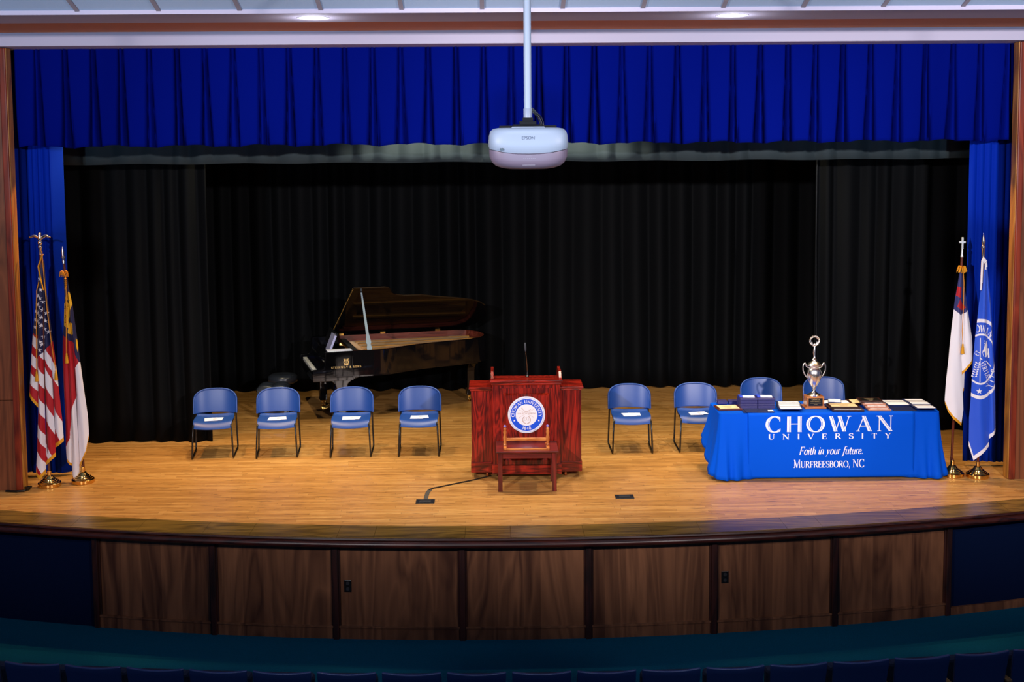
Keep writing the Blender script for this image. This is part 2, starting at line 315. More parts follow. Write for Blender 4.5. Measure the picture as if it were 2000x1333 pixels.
# ------------------------------------------------------------------ the room
def floor_mat():
    m = bpy.data.materials.new('stage_boards'); m.use_nodes = True; N = m.node_tree.nodes; L = m.node_tree.links
    b = N['Principled BSDF']; tc = N.new('ShaderNodeTexCoord')
    br = N.new('ShaderNodeTexBrick'); br.inputs['Scale'].default_value = 1
    br.inputs['Brick Width'].default_value = .95; br.inputs['Row Height'].default_value = .057
    br.inputs['Mortar Size'].default_value = .0009; br.offset = 0; br.inputs['Mortar Smooth'].default_value = .1
    br.inputs['Color1'].default_value = (0, 0, 0, 1); br.inputs['Color2'].default_value = (1, 1, 1, 1); br.inputs['Mortar'].default_value = (.3, .3, .3, 1)
    sx = N.new('ShaderNodeSeparateXYZ'); L.new(tc.outputs['Object'], sx.inputs[0])
    dv = N.new('ShaderNodeMath'); dv.operation = 'DIVIDE'; dv.inputs[1].default_value = .057; L.new(sx.outputs['Y'], dv.inputs[0])
    fl = N.new('ShaderNodeMath'); fl.operation = 'FLOOR'; L.new(dv.outputs[0], fl.inputs[0])
    wn = N.new('ShaderNodeTexWhiteNoise'); wn.noise_dimensions = '1D'; L.new(fl.outputs[0], wn.inputs['W'])
    sh = N.new('ShaderNodeMath'); sh.operation = 'MULTIPLY_ADD'; sh.inputs[1].default_value = 7.3; L.new(wn.outputs['Value'], sh.inputs[0]); L.new(sx.outputs['X'], sh.inputs[2])
    cx_ = N.new('ShaderNodeCombineXYZ'); L.new(sh.outputs[0], cx_.inputs['X']); L.new(sx.outputs['Y'], cx_.inputs['Y']); L.new(cx_.outputs[0], br.inputs['Vector'])
    bw = N.new('ShaderNodeRGBToBW'); L.new(br.outputs['Color'], bw.inputs[0])
    mp = N.new('ShaderNodeMapping'); mp.inputs['Scale'].default_value = (1.6, 26, 1); L.new(tc.outputs['Object'], mp.inputs[0])
    n1 = N.new('ShaderNodeTexNoise'); n1.inputs['Scale'].default_value = 1.6; n1.inputs['Detail'].default_value = 7; n1.inputs['Roughness'].default_value = .7
    L.new(mp.outputs[0], n1.inputs['Vector'])
    n2 = N.new('ShaderNodeTexNoise'); n2.inputs['Scale'].default_value = .55; n2.inputs['Detail'].default_value = 3; L.new(tc.outputs['Object'], n2.inputs['Vector'])
    a = N.new('ShaderNodeMath'); a.operation = 'MULTIPLY_ADD'; a.inputs[1].default_value = .22; L.new(bw.outputs[0], a.inputs[0])
    a1 = N.new('ShaderNodeMath'); a1.operation = 'MULTIPLY'; a1.inputs[1].default_value = .85; L.new(n1.outputs['Fac'], a1.inputs[0]); L.new(a1.outputs[0], a.inputs[2])
    a2 = N.new('ShaderNodeMath'); a2.operation = 'MULTIPLY_ADD'; a2.inputs[1].default_value = .28; L.new(n2.outputs['Fac'], a2.inputs[0]); L.new(a.outputs[0], a2.inputs[2])
    cr = N.new('ShaderNodeValToRGB'); e = cr.color_ramp.elements
    e[0].position = .32; e[0].color = (*lin('#5c3c18'), 1); e[1].position = .92; e[1].color = (*lin('#d8a866'), 1)
    k = e.new(.50); k.color = (*lin('#a3723a'), 1); k = e.new(.68); k.color = (*lin('#c08b4a'), 1)
    L.new(a2.outputs[0], cr.inputs[0])
    # dark worn streaks in the grain
    mp3 = N.new('ShaderNodeMapping'); mp3.inputs['Scale'].default_value = (5, 52, 1); L.new(tc.outputs['Object'], mp3.inputs[0])
    n3 = N.new('ShaderNodeTexNoise'); n3.inputs['Scale'].default_value = 1.0; n3.inputs['Detail'].default_value = 5; L.new(mp3.outputs[0], n3.inputs['Vector'])
    c3 = N.new('ShaderNodeValToRGB'); c3.color_ramp.elements[0].position = .58; c3.color_ramp.elements[1].position = .70
    L.new(n3.outputs['Fac'], c3.inputs[0])
    fk = N.new('ShaderNodeMath'); fk.operation = 'MULTIPLY'; fk.inputs[1].default_value = .8; L.new(c3.outputs[0], fk.inputs[0])
    mx = N.new('ShaderNodeMix'); mx.data_type = 'RGBA'; mx.inputs[7].default_value = (*lin('#3a200a'), 1)
    L.new(fk.outputs[0], mx.inputs[0]); L.new(cr.outputs[0], mx.inputs[6])
    mr = N.new('ShaderNodeMix'); mr.data_type = 'RGBA'; mr.inputs[7].default_value = (*lin('#2a1606'), 1)
    L.new(br.outputs['Fac'], mr.inputs[0]); L.new(mx.outputs[2], mr.inputs[6]); L.new(mr.outputs[2], b.inputs['Base Color'])
    b.inputs['Roughness'].default_value = .34
    rr = N.new('ShaderNodeMapRange'); rr.inputs['To Min'].default_value = .25; rr.inputs['To Max'].default_value = .45
    L.new(n1.outputs['Fac'], rr.inputs[0]); L.new(rr.outputs[0], b.inputs['Roughness'])
    bp = N.new('ShaderNodeBump'); bp.inputs['Strength'].default_value = .25; bp.inputs['Distance'].default_value = .004
    L.new(n1.outputs['Fac'], bp.inputs['Height']); L.new(bp.outputs[0], b.inputs['Normal'])
    return m
M_FLOOR = floor_mat()
M_EDGE = wood('edge_board', '#3a2a0e', '#8c6c2e', .30, 'X', 1, seam=0, contrast=(.25, .75))
M_DARKW = wood('dark_moulding', '#160606', '#3e1810', .35, 'X', 1)
M_DIV = wood('dark_post', '#140706', '#321510', .4, 'Z', 1)
M_PANEL = wood('apron_veneer', '#3c2012', '#7c5136', .42, 'Z', .35, seam=.21, seam_axis='X', contrast=(.2, .85), cath=2.2, streak=8)
M_PROSC = wood('proscenium_veneer', '#4e2814', '#925230', .4, 'Z', .5, contrast=(.2, .85), cath=2)
M_PROSCR = wood('proscenium_trim', '#5a1c0c', '#93361a', .35, 'Z', .7)
M_JAMB = wood('jamb', '#7a4a16', '#c08434', .4, 'Z', .6)
M_NAVY = mat('navy_wall_carpet', (.0015, .006, .028), .95, spec=.05, bump=.3, bscale=200)
M_CARPET = mat('teal_carpet', (.001, .062, .115), .97, spec=.05, bump=.5, bscale=160, var=.25, vscale=60)
M_PLASTER = mat('plaster', '#bcb6cb', .8)
M_CEIL = mat('ceiling_paint', '#b9b0c4', .85); M_RECESS = mat('recess_warm_bounce', '#c87c48', .85)  # recess orange is warm bounce off the stage boards, put into the colour

CX, CY, RAD = .2, 31.68, 20.1       # the front edge of the stage is an arc
def onarc(x, r=RAD): return CY - sqrt(r*r-(x-CX)**2)

# auditorium floor
MB().box(-9, 10, -2, 12.9, -1.25, -1.05).build('floor', M_CARPET).__setitem__('kind', 'structure')
# stage floor with a curved front
def arc_slab(r0, r1, x0, x1, z0, z1, n=60, back=None):
    b = MB(); xs = [x0+(x1-x0)*i/n for i in range(n+1)]
    f = [(x, onarc(x, r0)) for x in xs]; k = [(x, back if back is not None else onarc(x, r1)) for x in xs]
    for i in range(n):
        q = [f[i], f[i+1], k[i+1], k[i]]
        vs = [(p[0], p[1], z0) for p in q]+[(p[0], p[1], z1) for p in q]
        fs = [(3, 2, 1, 0), (4, 5, 6, 7), (0, 1, 5, 4), (2, 3, 7, 6)]
        if i == 0: fs.append((0, 4, 7, 3))
        if i == n-1: fs.append((1, 2, 6, 5))
        b.add(vs, fs)
    return b
o = arc_slab(RAD-.40, 0, -8, 8.4, -.12, 0, back=20.2).build('floor', M_FLOOR, merge=True); tag(o, kind='structure')
# stage edge: curved board with radial joints, dark nosing beneath
eb = MB(); n = 26; 
for i in range(n):
    a0 = -8+16.4*(i+.22*sin(i*2.7))/n+.0012; a1 = -8+16.4*(i+1+.22*sin((i+1)*2.7))/n-.0012; k = 4
    for j in range(k):
        xa, xb = a0+(a1-a0)*j/k, a0+(a1-a0)*(j+1)/k
        q = [(xa, onarc(xa, RAD-.02)), (xb, onarc(xb, RAD-.02)), (xb, onarc(xb, RAD-.40)+.001), (xa, onarc(xa, RAD-.40)+.001)]
        vs = [(p[0], p[1], -.05) for p in q]+[(p[0], p[1], .001) for p in q]
        eb.add(vs, [(3, 2, 1, 0), (4, 5, 6, 7), (0, 1, 5, 4), (2, 3, 7, 6)]+([(0, 4, 7, 3)] if j == 0 else [])+([(1, 2, 6, 5)] if j == k-1 else []), 0)
tag(eb.build('trim_1', M_EDGE, merge=True), kind='structure')
nz = MB(); N_ = 90
prof = [(0, -.002), (.018, -.006), (.022, -.020), (.012, -.030), (.035, -.040), (.050, -.060), (.046, -.082), (.028, -.094), (.0, -.10), (-.09, -.10), (-.09, -.055), (-.02, -.052)]
xs = [-8+16.4*i/N_ for i in range(N_+1)]
vs = [(x, onarc(x, RAD-.02+p[0]), p[1]) for x in xs for p in prof]; k = len(prof)
nz.add(vs, [(i*k+j, (i+1)*k+j, (i+1)*k+(j+1) % k, i*k+(j+1) % k) for i in range(N_) for j in range(k)])
tag(nz.build('trim_2', M_DARKW, smooth=50), kind='structure')

# stage front: seven wooden panels between dark posts, navy carpeted wall beyond
front = empty('stage_front', (0, 0, 0), kind='structure')
RF = RAD-.10
DIV = [-4.05, -2.82, -1.59, -.345, .89, 2.135, 3.375, 4.605]
def arc_wall(x0, x1, r0, r1, z0, z1, n=8, mi=0): return arc_slab(r0, r1, x0, x1, z0, z1, n)
for i in range(7):
    p = arc_wall(DIV[i]+.03, DIV[i+1]-.03, RF-.02, RF-.08, -.93, -.10).build('panel', M_PANEL, front)
    r = arc_wall(DIV[i]+.03, DIV[i+1]-.03, RF, RF-.08, -1.05, -.935)
    r2 = arc_wall(DIV[i]+.03, DIV[i+1]-.03, RF+.012, RF-.08, -.935, -.918); r.add(r2.v, r2.f)
    r.build('bottom_rail', M_PANEL, front)
for x in DIV:
    y = onarc(x, RF+.02); b = MB(); a = (x-CX)/RAD
    b.T = Matrix.Translation((x, y, 0)) @ Matrix.Rotation(a, 4, 'Z')
    b.box(-.028, .028, 0, .1, -1.052, -.10); b.box(-.045, .045, .02, .1, -1.05, -.10)
    b.build('post', M_DIV, front, bevel=.006)
arc_wall(-8, DIV[0]-.03, RF-.02, RF-.08, -1.05, -.1, 10).build('carpeted_side_wall', M_NAVY, front)
arc_wall(DIV[-1]+.03, 8.4, RF-.02, RF-.08, -1.05, -.1, 10).build('carpeted_side_wall', M_NAVY, front)
arc_wall(DIV[-1]+.03, 8.4, RF+.01, RF-.02, -1.05, -.97, 10).build('bottom_rail', M_PANEL, front)
# socket plates in two of the panels
M_BLK = mat('black_plastic', '#08080a', .35)
M_BLKS = mat('black_socket', '#1c1c20', .5)
for x, z, lab in ((-1.47, -.52, 'black double socket plate on the third wooden panel of the stage front, left'), (2.245, -.49, 'black socket plate on the stage front panel below the left end of the blue table')):
    a = (x-CX)/RAD; t = empty('wall_socket', (x, onarc(x, RF-.02)-.001, z), a, label=lab, cat='socket')
    MB().box(-.036, .036, -.008, .004, -.06, .06).build('cover_plate', M_BLK, t, bevel=.004)
    for dz in (-.028, .028):
        MB().prism(arcp(0, dz, .017, 0, 360, 16)[:-1], -.012, -.006, 'y').build('outlet', M_BLKS, t)

# proscenium walls with trim and jamb
def prosc(side):
    s = 1 if side == 'right' else -1
    xi = 5.755 if s > 0 else -5.27
    b = MB(); X0, X1 = (xi+.075*s, xi+3*s)
    if s < 0: b.box(min(X0, X1), max(X0, X1), 13.5, 13.56, 1.02, 4.88); b.box(min(X0, X1), max(X0, X1), 13.5, 13.56, 0, 1.014)
    else: b.box(min(X0, X1), max(X0, X1), 13.5, 13.56, 0, 4.88)
    tag(b.build('wall_'+side, M_PROSC, bevel=.002), kind='structure')
    t = MB(); a, c = sorted((xi+.005*s, xi+.075*s)); t.box(a, c, 13.48, 13.54, 0, 4.88)
    tag(t.build('trim_3' if s < 0 else 'trim_4', M_PROSCR, bevel=.012), kind='structure')
    j = MB(); a, c = sorted((xi-.002*s, xi+.03*s)); j.box(a, c, 13.50, 13.64, 0, 4.88)
    tag(j.build('trim_5' if s < 0 else 'trim_6', M_JAMB, bevel=.01), kind='structure')
prosc('left'); prosc('right')
# white beam above the opening
tag(MB().box(-8, 8.6, 13.4, 13.9, 4.885, 5.3).build('wall_front', M_PLASTER, bevel=.006), kind='structure')
# ceiling over the recess behind the soffit, the soffit and the sloped grid ceiling
tag(MB().box(-8, 8.6, 11.82, 13.42, 5.03, 5.1).build('ceiling', M_RECESS), kind='structure')
sof = MB().box(-8, 8.6, 11.06, 11.82, 4.955, 5.1); sof.box(-8, 8.6, 11.035, 11.065, 4.948, 4.99)
tag(sof.build('ceiling', M_CEIL, bevel=.003), kind='structure')
M_TILE = mat('ceiling_tile', '#aec4e0', .9, bump=.15, bscale=120); M_TBAR = mat('ceiling_grid_bar', '#8f8792', .6)
ct = MB(); sl = math.tan(R(18)); y1, z1 = 11.04, 4.985
def slope(x, d, up=0): return (x, y1-d, z1+d*sl+up)
ct.add([slope(-8, 0), slope(8.6, 0), slope(8.6, 10), slope(-8, 10), slope(-8, 0, .1), slope(8.6, 0, .1), slope(8.6, 10, .1), slope(-8, 10, .1)],
       [(0, 1, 2, 3), (7, 6, 5, 4), (0, 4, 5, 1), (2, 6, 7, 3), (1, 5, 6, 2), (0, 3, 7, 4)], 0)
k = -11
while k < 12:
    x = -.095+k*.714; w = .019
    ct.add([slope(x-w, 0, -.012), slope(x+w, 0, -.012), slope(x+w, 10, -.012), slope(x-w, 10, -.012), slope(x-w, 0, .01), slope(x+w, 0, .01), slope(x+w, 10, .01), slope(x-w, 10, .01)],
           [(0, 1, 2, 3), (0, 4, 5, 1), (1, 5, 6, 2), (0, 3, 7, 4)], 1); k += 1
for d in [.78+1.43*i for i in range(6)]:
    ct.add([slope(-8, d-w, -.011), slope(8.6, d-w, -.011), slope(8.6, d+w, -.011), slope(-8, d+w, -.011), slope(-8, d-w, .01), slope(8.6, d-w, .01), slope(8.6, d+w, .01), slope(-8, d+w, .01)],
           [(0, 1, 2, 3), (0, 4, 5, 1), (3, 2, 6, 7)], 1)
tag(ct.build('ceiling', [M_TILE, M_TBAR]), kind='structure')
# stage house behind the curtains
M_BACK = mat('stagehouse_black', '#0a0a0c', .9)
tag(MB().box(-8, 8.6, 19.9, 20.1, 0, 5.4).build('wall_back', M_BACK), kind='structure')
tag(MB().box(-8.2, -8, 13.6, 20.1, -.1, 5.4).build('wall_left', M_BACK), kind='structure')
tag(MB().box(8.6, 8.8, 13.6, 20.1, -.1, 5.4).build('wall_right', M_BACK), kind='structure')
tag(MB().box(-8, 8.6, 13.62, 20.1, 5.3, 5.4).build('ceiling', M_BACK), kind='structure')

# recessed lights in the soffit
M_LAMP = mat('lamp_lens', '#f6f6ff', .4, emit=9); M_RIM = mat('lamp_rim', '#e4e0ea', .4)
for x, y, lab in ((-1.648, 11.45, 'round recessed ceiling light left of the projector pole, glowing white'), (2.205, 11.44, 'round recessed ceiling light right of the projector pole, glowing white')):
    t = empty('recessed_light', (x, y, 4.955), label=lab, cat='ceiling light', group='recessed lights in the soffit')
    MB().lathe([(.128, -.002), (.150, -.004), (.152, .0), (.152, .004), (.126, .004)], 32).build('trim_ring', M_RIM, t, smooth=40)
    MB().lathe([(.0, -.0030), (.127, -.0030), (.127, .002), (0, .002)], 32).build('lens', M_LAMP, t)
    l = bpy.data.lights.new('recessed_lamp', 'POINT'); l.energy = 6; l.color = (.85, .9, 1); l.shadow_soft_size = .1
    lo = bpy.data.objects.new('recessed_lamp', l); COL.objects.link(lo); lo.location = (x, y, 4.83)

# ------------------------------------------------------------------ curtains
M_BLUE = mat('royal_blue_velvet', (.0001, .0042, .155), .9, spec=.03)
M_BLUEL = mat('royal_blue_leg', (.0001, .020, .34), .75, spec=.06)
M_BLACK = mat('black_velour', (.0022, .0028, .0036), .75, spec=.08)
M_BORDER = mat('black_border_lit_grey', (.022, .034, .040), .75, spec=.2)  # black cloth coloured grey, lamp light put into its tone
class Folds:
    """smooth irregular pleats"""
    def __init__(s, x0, x1, period, seed, sharp=1.0):
        r = random.Random(seed); s.xs = [x0]; s.sharp = sharp
        while s.xs[-1] < x1: s.xs.append(s.xs[-1]+period*r.uniform(.7, 1.35))
        s.h = [r.uniform(.55, 1) for _ in s.xs]
    def __call__(s, x):
        lo, hi = 0, len(s.xs)-1
        while hi-lo > 1:
            m = (lo+hi)//2
            if s.xs[m] <= x: lo = m
            else: hi = m
        t = (x-s.xs[lo])/(s.xs[hi]-s.xs[lo]); return s.h[lo]*(.5-.5*cos(2*pi*t))**s.sharp
def drape(name, x0, x1, y0, z0, z1, period, amp, seed, m, step=.018, nz=14, hem=.01, yb=None, sharp=.7, solid=.012, parent=None, flat=None):
    F = Folds(x0-.5, x1+.5, period, seed, sharp); r = random.Random(seed+99); ph = [r.uniform(0, 6) for _ in range(4)]
    b = MB(); nu = int(abs(x1-x0)/step)
    def fn(u, v):
        x = x0+(x1-x0)*u; w = x+.02*sin(3*v+ph[0]+x*2.1)*v
        a = amp*(.55+.45*v)
        y = (y0 if yb is None else y0+(yb(x)))-a*F(w)+.02*sin(1.3*x+ph[1])
        if flat and x > flat[0]: y = y0-.03+(x-flat[0])*flat[1]
        z = z1+(z0-z1)*v+(hem*sin(x*5+ph[2])*v if v > .9 else 0)
        return (x, y, z)
    b.grid(fn, nu, nz)
    return b.build(name, m, parent, smooth=80, solid=solid)
# blue valance with inverted pleats
def valance():
    b = MB(); x0, x1 = -5.29, 5.81; zt, zb = 4.93, 3.80; P = .3085; r = random.Random(3)
    wob = [r.uniform(-.04, .04) for _ in range(60)]; rr_ = [r.random() for _ in range(60)]
    def fn(u, v):
        x = x0+(x1-x0)*u; q = (x-x0)/P; k = int(q); t = q-k; t += wob[k % 60]*sin(pi*t)*v
        hw = .065+(.05+.07*rr_[k % 60])*v**1.6; c_ = .80; y = 13.78; dp = (.45+.55*v)*(.7+.6*rr_[(k*7) % 60]); g = .035+.03*v
        d = abs(t-c_)
        if d < hw: y -= .045*dp*cos(pi/2*d/hw)**.7+.004
        tt = ((t-c_-hw) % 1)/(1-2*hw)
        if d >= hw: y -= .020*(.5+.8*v)*sin(pi*min(1, max(0, tt)))**.6
        for sg in (-1, 1):
            e = (t-c_-sg*hw); e = (e+.5) % 1-.5
            y += .085*dp*math.exp(-(e/g)**2)
        y += .010*sin(9*v+k*1.7)*v*sin(pi*t)
        z = zt+(zb-zt)*v+(.012*sin(q*2.3)+.014*sin(pi*t) if v > .97 else 0)
        return (x, y, z)
    b.grid(fn, 1500, 20)
    return b.build('valance_curtain', M_BLUE, smooth=80, solid=.006)
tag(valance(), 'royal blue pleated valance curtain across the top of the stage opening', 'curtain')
tag(drape('border_curtain', -5.6, 6.1, 15.05, 3.60, 5.30, .30, .07, 5, M_BORDER, hem=.006), 'black border curtain, coloured grey as if lit, peeking out beneath the blue valance', 'curtain')
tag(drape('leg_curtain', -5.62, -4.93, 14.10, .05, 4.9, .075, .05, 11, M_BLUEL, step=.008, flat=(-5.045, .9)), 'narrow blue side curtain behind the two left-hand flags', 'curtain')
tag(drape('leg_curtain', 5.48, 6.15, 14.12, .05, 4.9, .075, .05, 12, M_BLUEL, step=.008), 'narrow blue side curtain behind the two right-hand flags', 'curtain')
tag(drape('black_leg_curtain', -6.4, -3.68, 15.80, .01, 4.8, .26, .13, 21, M_BLACK), 'black side curtain hanging behind the left-hand flags and first chair', 'curtain')
tag(drape('black_leg_curtain', 4.20, 6.6, 16.05, .01, 4.8, .26, .13, 22, M_BLACK), 'black side curtain on the right, behind the far end of the blue table', 'curtain')
tag(drape('backdrop_curtain', -6.5, 7.0, 19.20, .01, 4.8, .34, .20, 23, M_BLACK, step=.02), 'wide black pleated backdrop curtain closing the back of the stage', 'curtain')
t = MB().tube([(4.13, 15.70, 5.30), (4.13, 15.70, 2.5), (4.15, 15.70, 1.2)], .0025, 6).build('hanging_cord', mat('grey_cord', '#2c3036', .7))
tag(t, 'thin grey cord hanging straight down above the trophy', 'cord')

# ------------------------------------------------------------------ blue stacking chairs
M_SHELL = mat('blue_chair_shell', (.008, .050, .25), .38, spec=.5)
M_STEEL = mat('black_steel', '#0c0b0a', .35, spec=.5)
M_PAPER = mat('white_paper', '#e9edff', .7)
M_INK = mat('dark_ink', '#26262c', .7)
def make_chair():
    t = empty('stacking_chair', (0, 0, 0))
    b = MB()
    def seat(u, v):
        s = u*2-1; y = .205-.46*v           # v 0 back .. 1 front
        w = .228+.012*sin(pi*v)
        if v < .16: z = .462-.030*sin(pi/2*v/.16)
        elif v < .78: z = .432+.006*(v-.16)/.62
        else: q = (v-.78)/.22; z = .438-.062*q*q; y = .205-.46*.78-.46*.22*(1-(1-q)**1.0)*.85
        z += .016*s*s*(1-max(0, v-.78)/.22)-.010*(v > .78)*(1-s*s)*(v-.78)/.22
        y -= .028*(1-s*s)*v*v
        return (s*w, y, z)
    b.grid(seat, 18, 26); b.build('seat', M_SHELL, t, smooth=80, solid=.012, bevel=.003)
    b = MB()
    def back(u, v):
        s = sin(pi/2*(u*2-1)); x = s*.262; zt = .625+.150*max(0, 1-abs(s)**2.7)**(1/2.7)
        z = .487+(zt-.487)*v-.006*(1-v)*abs(s)**2
        y = .235+.15*(z-.487)-.060*abs(s)**2.8-.010*cos(pi*v/2)
        return (x, y, z)
    b.grid(back, 28, 22)
    # rolled lip round the edge
    o = b.build('backrest', M_SHELL, t, smooth=80, solid=.016, bevel=.004)
    lip = MB(); pts = [back(0, v/6) for v in range(6)]+[back(u/40, 1) for u in range(0, 41)]+[back(1, 1-v/6) for v in range(1, 7)]
    lip.tube([(x, y-.006, z) for x, y, z in pts], .011, 8); lip.build('backrest_rim', M_SHELL, o, smooth=80)
    for s in (-1, 1):
        f = MB(); r = .0105
        pts = [(s*.243, .262, .66), (s*.246, .256, .46), (s*.252, .262, .25), (s*.258, .270, .06), (s*.258, .262, .022), (s*.256, .235, .0125),
               (s*.247, -.235, .0125), (s*.245, -.262, .020), (s*.244, -.268, .05), (s*.236, -.252, .25), (s*.228, -.236, .405), (s*.222, -.205, .418), (s*.222, .18, .418)]
        f.tube(pts, r, 10); f.build('side_frame', M_STEEL, t, smooth=60)
        f = MB(); f.tube([(s*.222, .12, .418), (s*.225, .20, .43), (s*.232, .236, .50), (s*.236, .240, .56)], .009, 8); f.build('back_support', M_STEEL, t, smooth=60)
    for y, z, w in ((.16, .418, .222), (-.18, .408, .226)): MB().tube([(-w, y, z), (w, y, z)], .009, 8).build('cross_bar', M_STEEL, t, smooth=60)
    return t
chair = make_chair()
CH = [(-3.50, 15.07, 7, 'blue stacking chair furthest left on the stage, papers on its seat'),
      (-2.715, 15.07, 6, 'blue stacking chair in front of the black piano bench, second from the left'),
      (-1.80, 15.06, 3, 'blue stacking chair in front of the piano keyboard end, third from the left'),
      (-.957, 15.07, 1, 'blue stacking chair nearest to the left side of the red lectern'),
      (1.678, 15.10, -1, 'blue stacking chair nearest to the right side of the red lectern'),
      (2.515, 15.12, -2, 'blue stacking chair at the left end of the blue table, beside its cloth'),
      (3.42, 15.42, 0, 'blue stacking chair behind the blue table, left of the trophy'),
      (4.236, 15.44, 0, 'blue stacking chair behind the blue table, right of the silver trophy')]
for i, (x, y, a, lab) in enumerate(CH):
    c = chair if i == 0 else copy_tree(chair)
    c.location = (x, y, 0); c.rotation_euler.z = R(a); tag(c, lab, 'chair', 'blue stacking chairs on the stage')
# programmes lying on six of the seats
PL = ['leftmost blue chair', 'blue chair second from the left', 'third blue chair from the left', 'blue chair just left of the lectern', 'blue chair just right of the lectern', 'blue chair at the left end of the table']
for i in range(6):
    x, y, a, _ = CH[i]; t = empty('program_sheets', (x, y-.04, .4475), R(a+[6, -4, 3, -2, 8, 4][i]), label='white sheets on the seat of the '+PL[i], cat='paper', group='white sheets on the chair seats')
    sg = 1 if i % 2 else -1
    MB().box(-.105, .055, -.085, .085, 0, .003).build('page', M_PAPER, t)
    b = MB(); b.T = Matrix.Rotation(R(9*sg), 4, 'Z'); b.box(-.03, .115, -.075, .075, .0032, .006); b.build('page', M_PAPER, t)
    b = MB(); b.T = Matrix.Rotation(R(9*sg), 4, 'Z'); 
    for k in range(3): b.box(.0, .03+.02*(k % 2), .02-.025*k, .026-.025*k, .0061, .0065)
    b.build('print', M_INK, t)

# ------------------------------------------------------------------ lectern
M_CHERRY = wood('cherry_veneer', '#4a0a05', '#a82414', .28, 'Z', 1.0, coat=.25, contrast=(.36, .74), cath=2.5, streak=12)
M_CHERRYX = wood('cherry_veneer_across', '#4a0a05', '#a82414', .25, 'X', 1.0, coat=.25, contrast=(.36, .74), cath=2.5, streak=12)
M_WHITE = mat('white_lacquer', '#f2eef0', .4); M_SEALBLUE = mat('seal_blue', '#0b4fd8', .4); M_GOLDLINE = mat('seal_tan_line', '#b98a6a', .5)
M_CASTOR = mat('castor_orange', '#b4561a', .35)
lect = empty('lectern', (.343, 13.735, 0), label='large red-brown wooden lectern with round white and blue seal, centre stage', cat='lectern')
def lb(name, m, *boxes, bevel=.004, parent=lect):
    b = MB()
    for q in boxes: b.box(*q)
    return b.build(name, m, parent, bevel=bevel)
lb('body', M_CHERRY, (-.385, .385, .012, .52, .10, 1.10), (-.385, -.300, 0, .05, .165, 1.10), (.300, .385, 0, .05, .165, 1.10), bevel=.003)
lb('base_plinth', M_CHERRYX, (-.397, .397, -.012, .52, .06, .175))
lb('side_wing', M_CHERRY, (-.628, -.385, .09, .50, .10, 1.01)); lb('side_wing', M_CHERRY, (.385, .628, .09, .50, .10, 1.01))
lb('wing_plinth', M_CHERRYX, (-.636, -.398, .080, .51, .06, .180)); lb('wing_plinth', M_CHERRYX, (.398, .636, .080, .51, .06, .180))
def cap(x0, x1, y0, y1, z, name, h=.045):
    b = MB(); b.box(x0, x1, y0, y1, z, z+h*.45); b.box(x0-.014, x1+.014, y0-.016, y1, z+h*.45, z+h); return b.build(name, M_CHERRYX, lect, bevel=.009, seg=3)
cap(-.640, -.386, .075, .51, 1.005, 'wing_cap'); cap(.386, .640, .075, .51, 1.005, 'wing_cap')
cap(-.398, .398, -.012, .14, 1.085, 'front_cap', .058)
# sloping desk between two cheeks
b = MB(); b.prism([(.14, 1.10), (.14, 1.135), (.54, 1.04), (.54, 1.0)], -.37, .37, 'x'); b.build('desk', M_CHERRYX, lect)
for s in (-1, 1):
    b = MB(); x = s*.385; b.prism([(.02, 1.09), (.02, 1.16), (.10, 1.225), (.42, 1.225), (.54, 1.10), (.54, 1.0)], x-.016, x+.016, 'x'); b.build('cheek', M_CHERRY, lect, bevel=.004)
# framed centre panel
b = MB(); b.box(-.235, .235, .0, .02, .25, .965); b.build('centre_panel', M_CHERRY, lect)
fr = MB()
def bev(x0, x1, z0, z1, w, y0, y1):
    o = [(x0, y0, z0), (x1, y0, z0), (x1, y0, z1), (x0, y0, z1)]; i = [(x0+w, y1, z0+w), (x1-w, y1, z0+w), (x1-w, y1, z1-w), (x0+w, y1, z1-w)]
    fr.add(o+i, [(k, (k+1) % 4, 4+(k+1) % 4, 4+k) for k in range(4)])
bev(-.265, .265, .22, .995, .035, -.012, .006); fr.box(-.30, -.265, -.012, .02, .165, 1.05); fr.box(.265, .30, -.012, .02, .165, 1.05); fr.box(-.265, .265, -.012, .02, .995, 1.05); fr.box(-.265, .265, -.012, .02, .165, .22)
fr.build('panel_frame', M_CHERRY, lect)
# seal
seal = MB().lathe([(0, 0), (.212, 0), (.212, .008), (.206, .014), (0, .014)], 64).build('seal', M_WHITE, lect, loc=(0, -.004, .745), rot=(R(90), 0, 0), smooth=40)
sb = MB().lathe([(.124, .0142), (.124, .0156), (.183, .0156), (.183, .0142)], 64); sb.f = sb.f[:-2]; sb.m = sb.m[:-2]
sb.build('seal_band', M_SEALBLUE, seal)
tx = MB(); F3 = lambda x, y, l: (x, y, .0158+l)
text_arc(tx, 'CHOWAN UNIVERSITY', .034, .137, 90, F3, thick=.20, thin=.10, track=.10)
text_arc(tx, '1848', .034, .171, 270, F3, thick=.20, thin=.10, track=.12, flip=True)
for sx in (-1, 1): tx.add([F3(x, y, .0006) for x, y in star_poly(sx*.139, -.064, .014)], [tuple(range(10))])
tx.build('seal_lettering', M_WHITE, seal)
ln = MB()
def line2(b, pts, w, fn, mi=0):
    for (x0, y0), (x1, y1) in zip(pts, pts[1:]):
        d = hypot(x1-x0, y1-y0) or 1; nx, ny = -(y1-y0)/d*w/2, (x1-x0)/d*w/2
        b.add([fn(x0+nx, y0+ny, .0008), fn(x1+nx, y1+ny, .0008), fn(x1-nx, y1-ny, .0008), fn(x0-nx, y0-ny, .0008)], [(0, 1, 2, 3)], mi)
line2(ln, arcp(0, 0, .196, 0, 360, 72), .0022, F3, 1)
line2(ln, [(-.085, .062), (.082, -.028)], .0018, F3); line2(ln, [(-.085, -.028), (.082, .066)], .0018, F3)
